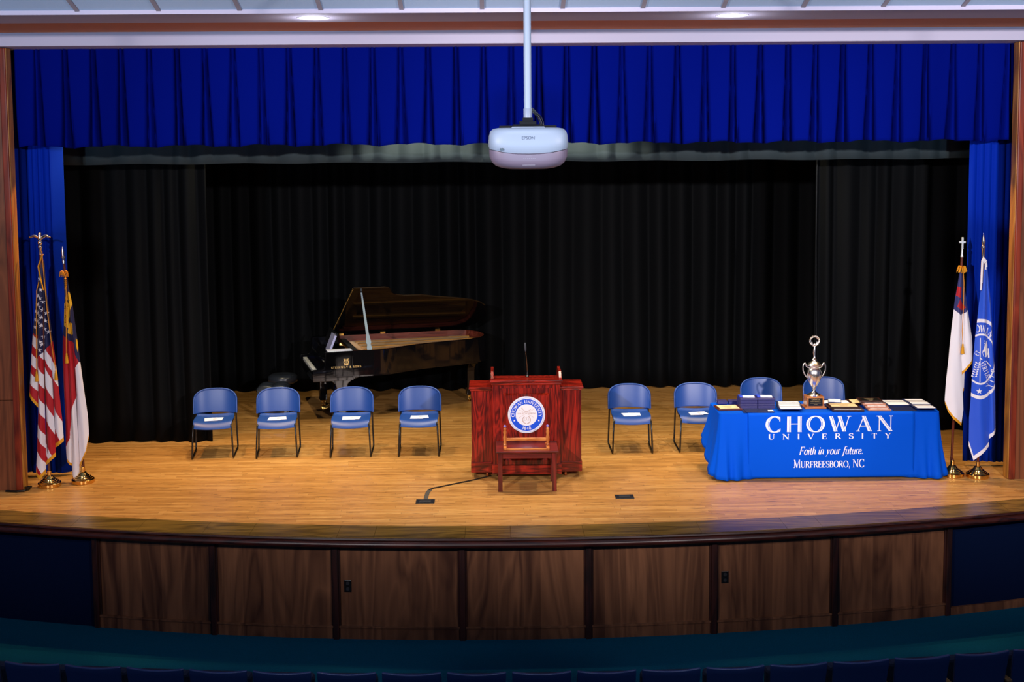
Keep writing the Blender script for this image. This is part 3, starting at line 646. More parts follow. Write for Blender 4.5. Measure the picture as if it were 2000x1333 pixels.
for i in range(11):     # laurel
    for s in (-1, 1):
        a = R(270+s*(12+i*13)); cx, cy = .043*cos(a), -.055+.043*sin(a); q = [(cx+.007*cos(a+1.2*s+k*2.1)*(1.5 if k == 0 else .7), cy+.007*sin(a+1.2*s+k*2.1)*(1.5 if k == 0 else .7)) for k in range(3)]
        ln.add([F3(x, y, .0008) for x, y in q], [(0, 1, 2)])
line2(ln, [(-.026, -.035), (-.026, -.062), (0, -.056), (.026, -.062), (.026, -.035), (0, -.029), (-.026, -.035)], .002, F3); line2(ln, [(0, -.029), (0, -.056)], .002, F3)
# little oil lamp
line2(ln, [(-.048, .066), (-.030, .056), (-.018, .040), (.018, .040), (.030, .056), (.050, .062)], .003, F3); line2(ln, [(-.012, .034), (.012, .034)], .004, F3); line2(ln, arcp(-.052, .076, .007, 0, 360, 10), .002, F3)
p, _ = text_polys('LUX ET', .015, .1, .16, .1); put_text(ln, [(l, [(x-.062, y+.010) for x, y in q]) for l, q in p], F3)
p, _ = text_polys('VERITAS', .015, .1, .16, .1); put_text(ln, [(l, [(x+.062, y+.010) for x, y in q]) for l, q in p], F3)
ln.build('seal_emblem', [M_GOLDLINE, M_SEALBLUE], seal)
# castors
for sx in (-.45, .45):
    for y in (.16, .44):
        c = MB(); c.T = Matrix.Translation((sx, y, .027)); c.prism(arcp(0, 0, .027, 0, 360, 20)[:-1], -.012, .012, 'x'); c.box(-.02, .02, -.02, .02, .02, .04)
        c.build('castor', M_CASTOR, lect, bevel=.003)
# microphone
mic = empty('gooseneck_microphone', (.343+.02, 14.05, 1.12), label='thin black gooseneck microphone rising from the top of the lectern', cat='microphone')
MB().lathe([(.022, 0), (.022, .012), (.012, .02), (.009, .05), (.006, .07)], 16).build('base', M_BLK, mic, smooth=40)
MB().tube([(0, 0, .06), (-.003, 0, .14), (-.010, 0, .22), (-.017, -.005, .30)], .0045, 8).build('gooseneck', mat('brass_neck', '#7a5638', .35, metal=.8), mic, smooth=60)
MB().tube([(-.017, -.005, .30), (-.019, -.006, .31), (-.020, -.008, .33), (-.024, -.012, .395), (-.0245, -.0125, .400)], [.006, .010, .0115, .0115, .007], 12).build('capsule', mat('mic_foam', '#3a3c42', .9), mic, smooth=60)

# ------------------------------------------------------------------ small table and rest in front of the lectern
M_MAHOG = wood('mahogany', '#3e0d0a', '#7c221c', .3, 'X', .8, coat=.3); M_MAHOGZ = wood('mahogany_upright', '#3e0d0a', '#7c221c', .3, 'Z', .8, coat=.3)
st = empty('side_table', (.336, 13.44, 0), label='low red-brown wooden table standing right in front of the lectern', cat='table')
MB().box(-.342, .342, -.255, .255, .432, .455).build('tabletop', M_MAHOG, st, bevel=.008, seg=3)
b = MB(); b.box(-.275, .275, -.205, -.185, .365, .432); b.box(-.275, .275, .185, .205, .365, .432); b.box(-.305, -.285, -.18, .18, .365, .432); b.box(.285, .305, -.18, .18, .365, .432)
b.build('apron', M_MAHOG, st, bevel=.002)
for sx in (-1, 1):
    for sy in (-1, 1):
        x, y = sx*.297, sy*.205; MB().box(x-.024, x+.024, y-.024, y+.024, 0, .432).build('leg', M_MAHOGZ, st, bevel=.003)
M_OAK = wood('honey_oak', '#a04a14', '#d88a44', .35, 'X', 2); M_OAKZ = wood('honey_oak_post', '#a04a14', '#d88a44', .35, 'Z', 2)
rs = empty('display_rest', (.33, 13.40, .455), label='orange wooden display rest with two turned posts standing on the low table', cat='stand')
for s in (-1, 1):
    x = s*.236
    MB().box(x-.018, x+.018, -.15, .12, 0, .022).build('foot', M_OAKZ, rs, bevel=.005)
    MB().lathe([(.012, 0), (.020, .01), (.013, .03), (.019, .06), (.022, .09), (.014, .125), (.020, .15), (.014, .175), (.019, .19), (.010, .205)], 16, (x, -.02, .02)).build('post', M_OAKZ, rs, smooth=50)
    MB().lathe([(.006, 0), (.016, .008), (.014, .02), (.004, .028)], 14, (x, -.02, .225)).build('knob', mat('lilac_cap', '#7a6cc0', .3), rs, smooth=50)
MB().box(-.236, .236, -.030, -.010, .075, .107).build('rail', M_OAK, rs, bevel=.006)
MB().box(-.236, .236, -.140, -.122, .0, .016).build('ledge', M_OAK, rs, bevel=.004)

# floor boxes and the taped cable
M_BOX = mat('floor_box_black', '#15161a', .4)
for x, y, lab in ((-.765, 12.86, 'black floor socket plate left of the lectern, with a cable running out'), (1.374, 12.96, 'black floor socket plate in the boards to the right of the lectern')):
    t = empty('floor_box', (x, y, .001), label=lab, cat='floor socket')
    MB().box(-.100, .100, -.075, .075, 0, .006).build('plate', M_BOX, t, bevel=.002)
    MB().box(-.062, .062, -.035, .045, .006, .010).build('lid', mat('lid_black', '#26272c', .45), t, bevel=.002)
tp = empty('floor_cable', (-.765, 12.95, 0), label='dark cable taped to the boards, running from a floor plate to the lectern', cat='cable')
def ribbon(pts, w, z0, z1):
    b = MB(); n = len(pts); L = []
    for i, (x, y) in enumerate(pts):
        a, c = pts[max(0, i-1)], pts[min(n-1, i+1)]; d = hypot(c[0]-a[0], c[1]-a[1]); nx, ny = -(c[1]-a[1])/d*w/2, (c[0]-a[0])/d*w/2; L.append(((x+nx, y+ny), (x-nx, y-ny)))
    for (p, q), (r_, s_) in zip(L, L[1:]):
        vs = [(*k, z) for z in (z0, z1) for k in (p, q, s_, r_)]; b.add(vs, [(3, 2, 1, 0), (4, 5, 6, 7), (0, 1, 5, 4), (2, 3, 7, 6), (0, 4, 7, 3), (1, 2, 6, 5)])
    return b
ribbon([(.0, -.02), (.0, .12), (.006, .26), (.03, .40)], .046, .0005, .004).build('tape', mat('grey_tape', '#4a4640', .6), tp)
MB().tube([(.02, .36, .008), (.06, .42, .008), (.25, .56, .008), (.48, .73, .008), (.70, .92, .008)], .007, 6).build('cord', mat('dark_cord', '#1a1612', .5), tp, smooth=60)
cl = MB().tube([(-5.44, 13.43, .012), (-5.32, 13.41, .012), (-5.24, 13.42, .014), (-5.205, 13.50, .016), (-5.235, 13.57, .02), (-5.25, 13.50, .03), (-5.22, 13.45, .034), (-5.20, 13.54, .03)], .012, 8).build('coiled_cable', M_BLK, smooth=60)
tag(cl, 'short coil of black cable on the floor at the foot of the left stage wall', 'cable')

# ------------------------------------------------------------------ grand piano
M_EBONY = mat('piano_black', (.003, .003, .004), .05, spec=.45)
M_GOLD = mat('iron_plate_gold', '#c08a3c', .35, metal=.6); M_RIMIN = wood('inner_rim_mahogany', '#4a1c14', '#7c3a2a', .3, 'X', 1)
M_BRASS = mat('brass', '#e6bb6a', .15, metal=1); M_IVORY = mat('white_keys', '#f0f0ec', .25); M_STRING = mat('string_steel', '#b9a888', .3, metal=.9)
M_SPRUCE = wood('soundboard', '#a8702c', '#d39a50', .4, 'X', 1); M_FELT = mat('damper_black', '#101010', .7)
M_LOGO = mat('gold_leaf', '#d8b878', .4, metal=.3)
pi_ = empty('grand_piano', (-2.50, 16.62, 0), R(15.5), label='long black grand piano with raised lid at the back of the stage', cat='piano')
OUT = [(.17, 0), (.83, 0), (.96, .012), (1.08, .045), (1.20, .105), (1.32, .175), (1.45, .245), (1.6, .31), (1.8, .375), (2.0, .425), (2.2, .475), (2.4, .545), (2.55, .64), (2.66, .77), (2.72, .93), (2.74, 1.10),
       (2.72, 1.27), (2.66, 1.41), (2.56, 1.51), (2.42, 1.56), (2.25, 1.575), (1.2, 1.575), (.17, 1.575)]
def inset(poly, d):
    n = len(poly); area = sum(poly[i][0]*poly[(i+1) % n][1]-poly[(i+1) % n][0]*poly[i][1] for i in range(n)); sg = 1 if area > 0 else -1; r = []
    for i in range(n):
        p0, p, p1 = poly[i-1], poly[i], poly[(i+1) % n]
        def nn(a, b): l = hypot(b[0]-a[0], b[1]-a[1]) or 1; return (-(b[1]-a[1])/l*sg, (b[0]-a[0])/l*sg)
        a, b = nn(p0, p), nn(p, p1); k = 1+a[0]*b[0]+a[1]*b[1]; r.append((p[0]+(a[0]+b[0])*d/k, p[1]+(a[1]+b[1])*d/k))
    return r
IN = inset(OUT, .045)
b = MB(); n = len(OUT); z0, z1 = .66, 1.005
vs = [(*p, z0) for p in OUT]+[(*p, z1) for p in OUT]+[(*p, z1) for p in IN]+[(*p, z0) for p in IN]
fs = []
for i in range(n):
    j = (i+1) % n
    if i == n-1: continue        # open at the keyboard end
    fs += [(i, j, n+j, n+i), (n+i, n+j, 2*n+j, 2*n+i), (2*n+i, 2*n+j, 3*n+j, 3*n+i), (3*n+i, 3*n+j, j, i)]
b.add(vs, fs); b.add([vs[0], vs[n], vs[2*n], vs[3*n]], [(0, 1, 2, 3)]); b.add([vs[n-1], vs[2*n-1], vs[3*n-1], vs[4*n-1]], [(3, 2, 1, 0)])
b.build('rim', M_EBONY, pi_, smooth=30, bevel=.004)
b = MB().prism(OUT, .645, .662); b.build('bottom_board', M_EBONY, pi_)
LN = inset(OUT, .047); b = MB()
for i in range(n-1):
    p, q, p2, q2 = LN[i], LN[i+1], inset(OUT, .060)[i], inset(OUT, .060)[i+1]
    if p[0] < .5 and q[0] < .5: continue
    vs = [(p[0], p[1], .80), (q[0], q[1], .80), (q[0], q[1], 1.004), (p[0], p[1], 1.004), (p2[0], p2[1], .80), (q2[0], q2[1], .80), (q2[0], q2[1], 1.004), (p2[0], p2[1], 1.004)]
    b.add(vs, [(0, 1, 2, 3), (4, 7, 6, 5), (3, 2, 6, 7)])
b.build('inner_rim', M_RIMIN, pi_, smooth=40)
SB = inset([(.58, 0)]+OUT[1:-1]+[(.58, 1.575)], .055)
MB().prism(SB, .79, .805).build('soundboard', M_SPRUCE, pi_)
# iron plate: a frame with struts
b = MB(); PO, PI = inset(SB, .01), inset(SB, .12); m = len(PO)
vs = [(*p, .885) for p in PO]+[(*p, .905) for p in PO]+[(*p, .905) for p in PI]+[(*p, .885) for p in PI]
b.add(vs, [f for i in range(m) for j in [(i+1) % m] for f in ((i, j, m+j, m+i), (m+i, m+j, 2*m+j, 2*m+i), (2*m+i, 2*m+j, 3*m+j, 3*m+i), (3*m+i, 3*m+j, j, i))])
b.box(.56, .86, .10, 1.47, .885, .910)
for y0, y1, x1 in ((.30, .22, 1.2), (.55, .50, 1.95), (.82, .78, 2.5), (1.10, 1.10, 2.6), (1.33, 1.36, 2.55)):
    b.prism([(.8, y0-.02), (x1, y1+(.06 if x1 < 2 else 0)-.02), (x1, y1+(.06 if x1 < 2 else 0)+.02), (.8, y0+.02)], .885, .935)
b.build('iron_plate', M_GOLD, pi_, bevel=.006)
b = MB()
for k in range(56):
    y = .14+k*.0236; x1 = interp([(.14, 1.05), (.3, 1.4), (.6, 2.1), (.8, 2.4), (1.0, 2.55), (1.47, 2.5)], y)
    b.box(.72, x1, y, y+.0022, .925, .927)
b.build('strings', M_STRING, pi_)['kind'] = 'stuff'
b = MB()
for k in range(60): b.box(.60, .68, .14+k*.022, .154+k*.022, .935, .965)
b.build('damper_row', M_FELT, pi_, bevel=.002)['kind'] = 'stuff'
# keybed, arms, keys, fallboard
MB().box(.0, .56, .0, 1.575, .60, .665).build('keybed', M_EBONY, pi_, bevel=.006)
MB().box(-.004, .03, .06, 1.515, .665, .705).build('keyslip', M_EBONY, pi_, bevel=.004)
for y0, y1 in ((0, .085), (1.49, 1.575)):
    pr = [(.0, .66), (.0, .745)]+[(.03-.03*cos(R(a)), .745+.015*sin(R(a))) for a in (30, 60, 90)]+[(.12, .762), (.15, .78), (.165, .82), (.175, .90), (.185, .985), (.195, 1.005), (.56, 1.005), (.56, .66)]
    MB().prism(pr, y0, y1, 'y').build('arm', M_EBONY, pi_, bevel=.006, smooth=40)
for y0, y1 in ((.085, .17), (1.405, 1.49)): MB().box(.03, .22, y0, y1, .665, .735).build('key_block', M_EBONY, pi_, bevel=.006)
kb = MB(); wk = 1.235/52
for k in range(52): kb.box(.035, .19, .17+k*wk+.0006, .17+(k+1)*wk-.0006, .69, .728)
wkeys = kb.build('white_keys', M_IVORY, pi_, bevel=.0012); wkeys['kind'] = 'stuff'
kb = MB()
for k in range(51):
    if (k % 7) in (0, 2, 3, 5, 6): kb.box(.085, .19, .17+(k+1)*wk-.0058, .17+(k+1)*wk+.0058, .72, .742)
kb.build('black_keys', M_EBONY, pi_, bevel=.001)['kind'] = 'stuff'
fb = MB().prism([(.188, .725), (.192, .74), (.225, .90), (.25, .93), (.27, .93), (.27, .72)], .09, 1.485, 'y'); fb.build('fallboard', M_EBONY, pi_, bevel=.004)
MB().box(.24, .56, .085, 1.49, .93, .945).build('music_shelf', M_EBONY, pi_, bevel=.003)
b = MB(); b.T = Matrix.Translation((.268, 0, .955)) @ Matrix.Rotation(R(22), 4, 'Y'); b.box(0, .030, .34, .66, 0, .245)  # lilac slab added in place of the glossy desk's reflection
bk = b.build('desk_reflection', mat('pale_lilac_reflection', '#a7abd6', .4), bevel=.002); bk.location = (-2.50, 16.62, 0); bk.rotation_euler.z = R(15.5); tag(bk, 'pale lilac slab standing for the reflection on the music desk of the piano', 'reflection_slab')
b = MB(); b.T = Matrix.Translation((.30, 0, .95)) @ Matrix.Rotation(R(22), 4, 'Y'); b.box(0, .018, .42, 1.16, 0, .27); b.build('music_desk', mat('music_desk_black', (.012, .012, .014), .08, coat=1), pi_, bevel=.01)
# lid raised on its prop
AL = 31.5
lid = empty('lid', (0, 1.575, 1.012)); lid.parent = pi_; 
def lidpt(x, y, t=0):        # lid lies over the rim, hinged along y = 1.575
    d = 1.575-y; a = R(AL); return (x, -d*cos(a)+t*sin(a)*-1, d*sin(a)-t*cos(a)*-1)
LO = [(.61, -.02), (1.05, -.02), (1.10, 0), (1.145, .06), (1.18, .16), (1.25, .24), (1.36, .285)]+[(x+.02, y-.02) for x, y in OUT[7:20]]+[(2.25, 1.575), (.48, 1.575)]
nl = len(LO); bl = MB(); vs = [lidpt(x, y, 0) for x, y in LO]+[lidpt(x, y, .022) for x, y in LO]
bl.add(vs, [tuple(range(nl)), tuple(range(2*nl-1, nl-1, -1))]+[(i, i+nl, (i+1) % nl+nl, (i+1) % nl) for i in range(nl)])
bpy.data.objects.remove(lid)
lid = bl.build('lid', M_EBONY, pi_, loc=(0, 1.575, 1.012), bevel=.004)
bl = MB(); F2 = [(.63, .0), (1.03, .0), (.96, 1.50), (.50, 1.55)]; vs = [lidpt(x, y, .024) for x, y in F2]+[lidpt(x, y, .044) for x, y in F2]
bl.add(vs, [(0, 1, 2, 3), (7, 6, 5, 4)]+[(i, i+4, (i+1) % 4+4, (i+1) % 4) for i in range(4)]); bl.build('folded_front_flap', M_EBONY, lid)
ht = MB()                     # piano hinge down the folded edge
for k in range(34):
    x, y, z = lidpt(.608-.127*k/34, .02+k*.045, .012); ht.box(x-.004, x+.004, y-.008, y+.008, z-.008, z+.008)
ht.build('long_hinge', mat('dull_brass', '#8a6a30', .35, metal=.9), lid)['kind'] = 'stuff'
for x in (.62, 1.25, 2.1):
    y_, z_ = 1.52, 1.015; MB().box(x-.04, x+.04, y_, y_+.05, z_-.03, z_+.02).build('hinge', M_BRASS, pi_, bevel=.004)
# prop stick
p0 = Vector((.80, .07, 1.0)); q = lidpt(.74, .10, -.012); p1 = Vector((q[0], q[1]+1.575, q[2]+1.012))
pr_ = MB(); d = (p1-p0).normalized(); side = Vector((1, 0, 0)); side = (side-d*side.dot(d)).normalized(); nrm = d.cross(side)
M_PROP = mat('prop_gloss_grey', '#8fa3ad', .2, coat=.6)
ws = [(0, .034), (.04, .036), (.09, .024), (.12, .036), (.22, .026), (.27, .020), (1, .011)]
L = (p1-p0).length; vs = []
for t_, w in ws:
    c = p0+d*L*t_
    for a_, b_ in ((-1, -1), (1, -1), (1, 1), (-1, 1)): vs.append(c+side*w*a_+nrm*.010*b_)
k = len(ws); pr_.add(vs, [(i*4+j, i*4+(j+1) % 4, (i+1)*4+(j+1) % 4, (i+1)*4+j) for i in range(k-1) for j in range(4)]+[(3, 2, 1, 0), (4*k-4, 4*k-3, 4*k-2, 4*k-1)])
pr_.build('prop_stick', M_PROP, pi_, bevel=.003)
# legs and lyre
def pleg(x, y, turn=0):
    t = MB(); T0 = Matrix.Translation((x, y, 0)) @ Matrix.Rotation(R(turn), 4, 'Z')
    t.T = T0
    t.prism([(-.055, .10), (.055, .10), (.075, .46), (.09, .52), (.16, .58), (.27, .61), (.30, .645), (-.30, .645), (-.27, .61), (-.16, .58), (-.09, .52), (-.075, .46)], -.055, .055, 'y')
    lg = t.build('leg', M_EBONY, pi_, bevel=.008)
    c = MB(); c.T = T0; c.lathe([(.035, .09), (.038, .105), (.02, .07), (.02, .05)], 16); c.prism(arcp(0, .034, .033, 0, 360, 20)[:-1], -.028, -.008, 'y'); c.prism(arcp(0, .034, .033, 0, 360, 20)[:-1], .008, .028, 'y'); c.box(-.012, .012, -.03, .03, .03, .09)
    c.build('castor', M_BRASS, lg, bevel=.003)
pleg(.42, .24); pleg(.30, 1.27, 90); pleg(2.46, .98, 90)
ly = MB()
for s in (-.10, .10): ly.tube([(.42, .80+s, .62), (.42, .80+s*1.1, .40), (.42, .80+s*.8, .18)], .018, 12)
ly.box(.36, .48, .66, .94, .10, .18); ly.box(.38, .46, .68, .92, .58, .62); ly.tube([(.46, .80, .15), (.70, .80, .62)], .010, 8)
lyo = ly.build('lyre', M_EBONY, pi_, bevel=.004)
for k in (-1, 0, 1):
    pd = MB(); y = .80+k*.065; pd.tube([(.40, y, .12), (.34, y, .115), (.28, y, .085), (.22, y, .075)], [.008, .009, .012, .015], 8); pd.build('pedal', M_BRASS, lyo, smooth=50)
# gold lettering and emblem on the near side
lg = MB(); FS = lambda x, y, l: (x, -.0008-l, y)
p, w_ = text_polys('STEINWAY & SONS', .026, .30, .20, .08); put_text(lg, [(l, [(x+.46, y+.775) for x, y in q]) for l, q in p], FS)
lg.build('side_lettering', M_LOGO, pi_)
em = MB(); ex, ez = .46, .855
line2(em, [(ex-.012, ez-.03), (ex-.03, ez-.01), (ex-.033, ez+.012), (ex-.018, ez+.022), (ex-.022, ez+.042), (ex-.034, ez+.046)], .010, FS)
line2(em, [(ex+.012, ez-.03), (ex+.03, ez-.01), (ex+.033, ez+.012), (ex+.018, ez+.022), (ex+.022, ez+.042), (ex+.034, ez+.046)], .010, FS)
for dx in (-.009, 0, .009): line2(em, [(ex+dx, ez-.03), (ex+dx, ez+.045)], .003, FS)
line2(em, [(ex-.03, ez+.03), (ex+.03, ez+.03)], .007, FS); line2(em, [(ex-.03, ez-.036), (ex+.03, ez-.036)], .010, FS)
em.build('lyre_emblem', M_LOGO, pi_)
def plocal(x, y, z): a = R(15.5); return (-2.50+x*cos(a)-y*sin(a), 16.62+x*sin(a)+y*cos(a), z)
t = MB().box(-.17, .17, -.10, .10, 0, .004).build('sheet_music', M_PAPER, loc=plocal(.385, .13, 1.0065), rot=(0, 0, R(15.5))); tag(t, 'white sheet lying flat on the near end of the grand piano', 'paper')
# piano bench with a tufted cushion and a round stool behind it
M_LEATH = mat('black_leather', '#252a32', .3, spec=.6)
bn = empty('piano_bench', (-3.17, 17.35, 0), R(2), label='black piano bench with a shiny tufted cushion, behind the second chair', cat='bench')
b = MB()
def cush(u, v):
    x = (u-.5)*.44; y = (v-.5)*.34
    e = (1-abs(2*u-1)**6)*(1-abs(2*v-1)**6)
    tuft = .028*abs(sin(pi*u*2))**.6*abs(sin(pi*v*2))**.5
    return (x, y, .395+(.045+tuft)*max(0, e)**.5)
b.grid(cush, 40, 24); b.build('cushion', M_LEATH, bn, smooth=80)
MB().box(-.215, .215, -.165, .165, .31, .398).build('frame_box', M_EBONY, bn, bevel=.006)
for sx in (-1, 1):
    for sy in (-1, 1): x, y = sx*.185, sy*.135; MB().prism([(x-.024, y-.024), (x+.024, y-.024), (x+.024, y+.024), (x-.024, y+.024)], 0, .312).build('leg', M_EBONY, bn, bevel=.004)
b = MB(); b.T = Matrix.Translation((-.215, .05, .36)) @ Matrix.Rotation(R(-90), 4, 'Y'); b.lathe([(.008, 0), (.008, .02), (.028, .024), (.030, .036), (.022, .046), (0, .048)], 18); b.build('height_knob', M_EBONY, bn, smooth=50)
sl_ = empty('round_stool', (-3.13, 17.90, 0), label='black stool with a thick round cushion, just behind the piano bench', cat='stool')
MB().lathe([(0, .355), (.17, .36), (.21, .385), (.222, .42), (.212, .465), (.17, .492), (.08, .498), (0, .494)], 40).build('seat', M_LEATH, sl_, smooth=60)
MB().lathe([(.028, .12), (.028, .36)], 16).build('column', M_STEEL, sl_, smooth=60)
for k in range(4):
    a = pi/4+k*pi/2; MB().tube([(0, 0, .15), (.12*cos(a), .12*sin(a), .12), (.20*cos(a), .20*sin(a), .014)], .014, 8).build('leg', M_STEEL, sl_, smooth=60)

# ------------------------------------------------------------------ long table with its cloth
M_CLOTH = mat('blue_tablecloth', (.0005, .085, .66), .7, spec=.06, bump=.08, bscale=30)
M_TWHITE = mat('printed_white', '#eef0fa', .6)
TX0, TX1, TY0, TY1, TZ = 2.52, 5.02, 13.63, 14.27, .752
ft = empty('folding_table', ((TX0+TX1)/2, (TY0+TY1)/2, 0), label='long folding table hidden beneath the blue printed tablecloth', cat='table')
MB().box(-1.215, 1.215, -.30, .30, .715, .742).build('tabletop', mat('table_grey', '#a8a8a0', .6), ft, bevel=.004)
for sx in (-1, 1):
    for sy in (-1, 1): MB().tube([(sx*.95, sy*.25, 0), (sx*.95, sy*.25, .716)], .014, 8).build('leg', M_STEEL, ft, smooth=60)
def cloth():
    b = MB(); rr = .05; P = []
    def seg(x0, y0, x1, y1, n, nx, ny):
        for i in range(n): P.append((x0+(x1-x0)*i/n, y0+(y1-y0)*i/n, nx, ny))
    seg(TX0+rr, TY0, TX1-rr, TY0, 220, 0, -1)
    for i in range(14): a = R(-90+90*i/14); P.append((TX1-rr+rr*cos(a), TY0+rr+rr*sin(a), cos(a), sin(a)))
    seg(TX1, TY0+rr, TX1, TY1-rr, 70, 1, 0)
    for i in range(14): a = R(90*i/14); P.append((TX1-rr+rr*cos(a), TY1-rr+rr*sin(a), cos(a), sin(a)))
    seg(TX1-rr, TY1, TX0+rr, TY1, 160, 0, 1)
    for i in range(14): a = R(90+90*i/14); P.append((TX0+rr+rr*cos(a), TY1-rr+rr*sin(a), cos(a), sin(a)))
    seg(TX0, TY1-rr, TX0, TY0+rr, 70, -1, 0)
    for i in range(14): a = R(180+90*i/14); P.append((TX0+rr+rr*cos(a), TY0+rr+rr*sin(a), cos(a), sin(a)))
    n = len(P); nv = 16
    def off(x, y, nx, ny, v):
        z = TZ
        if ny < -.99:      # front
            d = min(x-TX0, TX1-x); f = max(0, 1-d/.42)
            o = .010+.10*min(1, f*1.6)*(abs(sin((x-TX0)*21+.6))**.6)*v+.03*f*v
            drop = .735
        elif abs(nx) > .99:
            f = (y-TY0)/(TY1-TY0); o = .02+(.05 if nx < 0 else .02)*v+.045*v*abs(sin(y*15+(1 if nx > 0 else 0)))**.6; drop = .70-.34*f**1.1
        elif ny > .99: o = .02+.03*v+.02*v*sin(x*14); drop = .42
        else:
            if ny < 0: o = .012+(.09+.04*sin(atan2(ny, nx)*8))*v; drop = .735-.03*abs(nx)
            else: o = .02+.09*v; drop = .36+.02*abs(nx)
        return o, drop
    # smooth the drop round the hem
    prof = [off(*p, 1.0) for p in P]; k = 9
    dr = [sum(prof[(i+j) % n][1] for j in range(-k, k+1))/(2*k+1) for i in range(n)]
    vs = []
    for j in range(nv+1):
        v = j/nv
        for i, p in enumerate(P):
            os_ = [off(*P[(i+q) % n], v)[0] for q in (-2, -1, 0, 1, 2)]; o = sum(os_)/5
            r0 = .012*min(1, v*8)
            z = TZ-.008*min(1, v*10)-dr[i]*v
            vs.append((p[0]+p[2]*(o*v**.8 if v else 0)+p[2]*r0*.3, p[1]+p[3]*(o*v**.8 if v else 0)+p[3]*r0*.3, max(.012, z)))
    fs = [(j*n+i, j*n+(i+1) % n, (j+1)*n+(i+1) % n, (j+1)*n+i) for j in range(nv) for i in range(n)]
    b.add(vs, fs); b.add([(p[0], p[1], TZ) for p in P], [tuple(range(n))])
    return b.build('tablecloth', M_CLOTH, smooth=70, solid=.004, merge=True)
tag(cloth(), 'bright blue cloth draped over the long table, pleated at both ends', 'tablecloth')
# printed runner over the front
rn = MB()
def rfn(u, v):
    x = 2.84+(4.72-2.84)*u; L_ = .62*0+v*1.36
    if L_ < .62: return (x, TY1-L_+.0, TZ+.0045)
    d = L_-.62
    y = TY0-.022-.010*min(1, d*6)-.006*d-.005*sin(x*9+d*4)*d; return (x, y if d > .02 else TY0-.012, TZ+.0035-max(0, d-.008))
rn.grid(rfn, 60, 68)
runner = rn.build('table_runner', M_CLOTH, smooth=60, solid=.003); tag(runner, 'flat blue runner with white lettering over the front of the long table', 'table runner')
tb = MB()
def FT(x, z, l): X = 3.785+x; d = TZ-z; return (X, TY0-.0345-.006*d-.005*sin(X*9+d*4)*d-l, z)
def line_t(txt, cx, z, h, w, **kw):
    shear = kw.pop('shear', 0); p, ww = text_polys(txt, h, **kw); k = w/ww
    put_text(tb, [(l, [(cx+x*k+shear*y, z+y) for x, y in q]) for l, q in p], FT)
line_t('CHOWAN', -.02, .545, .205*.86, 1.445, track=.24, thick=.21, thin=.05, inline=True)
line_t('UNIVERSITY', -.025, .462, .060, 1.390, track=1.05, thick=.19, thin=.07)
line_t('Faith in your future.', -.01, .285, .088, .725, track=.0, thick=.15, thin=.06, shear=.22)
line_t('MURFREESBORO, NC', -.03, .135, .090, .808, track=.0, thick=.17, thin=.06, small=.80)
tb.build('lettering', [M_TWHITE, M_CLOTH], runner)

# ------------------------------------------------------------------ awards on the table
M_NAVYB = mat('indigo_box', '#2c2a66', .45); M_NAVYF = mat('navy_folder', '#14204e', .45); M_CREAM = mat('certificate_cream', '#e6d2a8', .5)
M_PLAQ = wood('plaque_wood', '#3a1a0e', '#6e3420', .3, 'X', 2, coat=.3); M_PLAQD = wood('dark_plaque_wood', '#1c0c08', '#40201a', .3, 'X', 2, coat=.3)
M_PRINT = mat('faint_print', '#8a7a5a', .6); M_COPPER = mat('copper_edge', '#c08a74', .35, metal=.5)
TT = TZ+.0065
def T(px, py, z=0): return (px, py, TT+z)
def plaque(x, y, z, w, d, rz, m, face, lab, h=.018, th=None):
    t = empty('award_plaque', T(x, y, z), R(rz), label=lab, cat='plaque', group='award plaques on the table')
    MB().box(-w/2, w/2, -d/2, d/2, 0, h).build('board', m, t, bevel=.004)
    MB().box(-w/2+.028, w/2-.028, -d/2+.024, d/2-.024, h, h+.002).build('face_plate', face, t)
    b = MB()
    for k in range(4): b.box(-w*.22+.01*k, w*.2-.012*k, d*.16-k*.035, d*.16+.008-k*.035, h+.0021, h+.0026)
    b.build('engraving', M_PRINT, t)
def folder(x, y, z, w, d, rz, lab, paper=True, band=None):
    t = empty('diploma_folder', T(x, y, z), R(rz), label=lab, cat='folder', group='diploma folders on the table')
    MB().box(-w/2, w/2, -d/2, d/2, 0, .006).build('cover', M_NAVYF, t, bevel=.002)
    if paper: MB().box(-w/2+.022, w/2-.012, -d/2+.022, d/2-.034, .006, .0085).build('paper', M_PAPER, t)
for x, k in ((2.645, 'nearer the left corner'), (2.775, 'nearer the stacked boxes')):
    t = empty('small_case', T(x, 14.17), 0, label='small indigo case at the back of the table, '+k, cat='box', group='small cases at the back left of the table')
    MB().box(-.055, .055, -.045, .045, 0, .026).build('body', M_NAVYB, t, bevel=.004); MB().box(-.057, .057, -.047, .047, .027, .040).build('lid', M_NAVYB, t, bevel=.005)
plaque(2.665, 13.90, 0, .28, .24, 4, M_PLAQ, M_CREAM, 'brown plaque with a cream plate, at the left end of the table')
BX = [(2.895, 'left'), (3.098, 'right')]
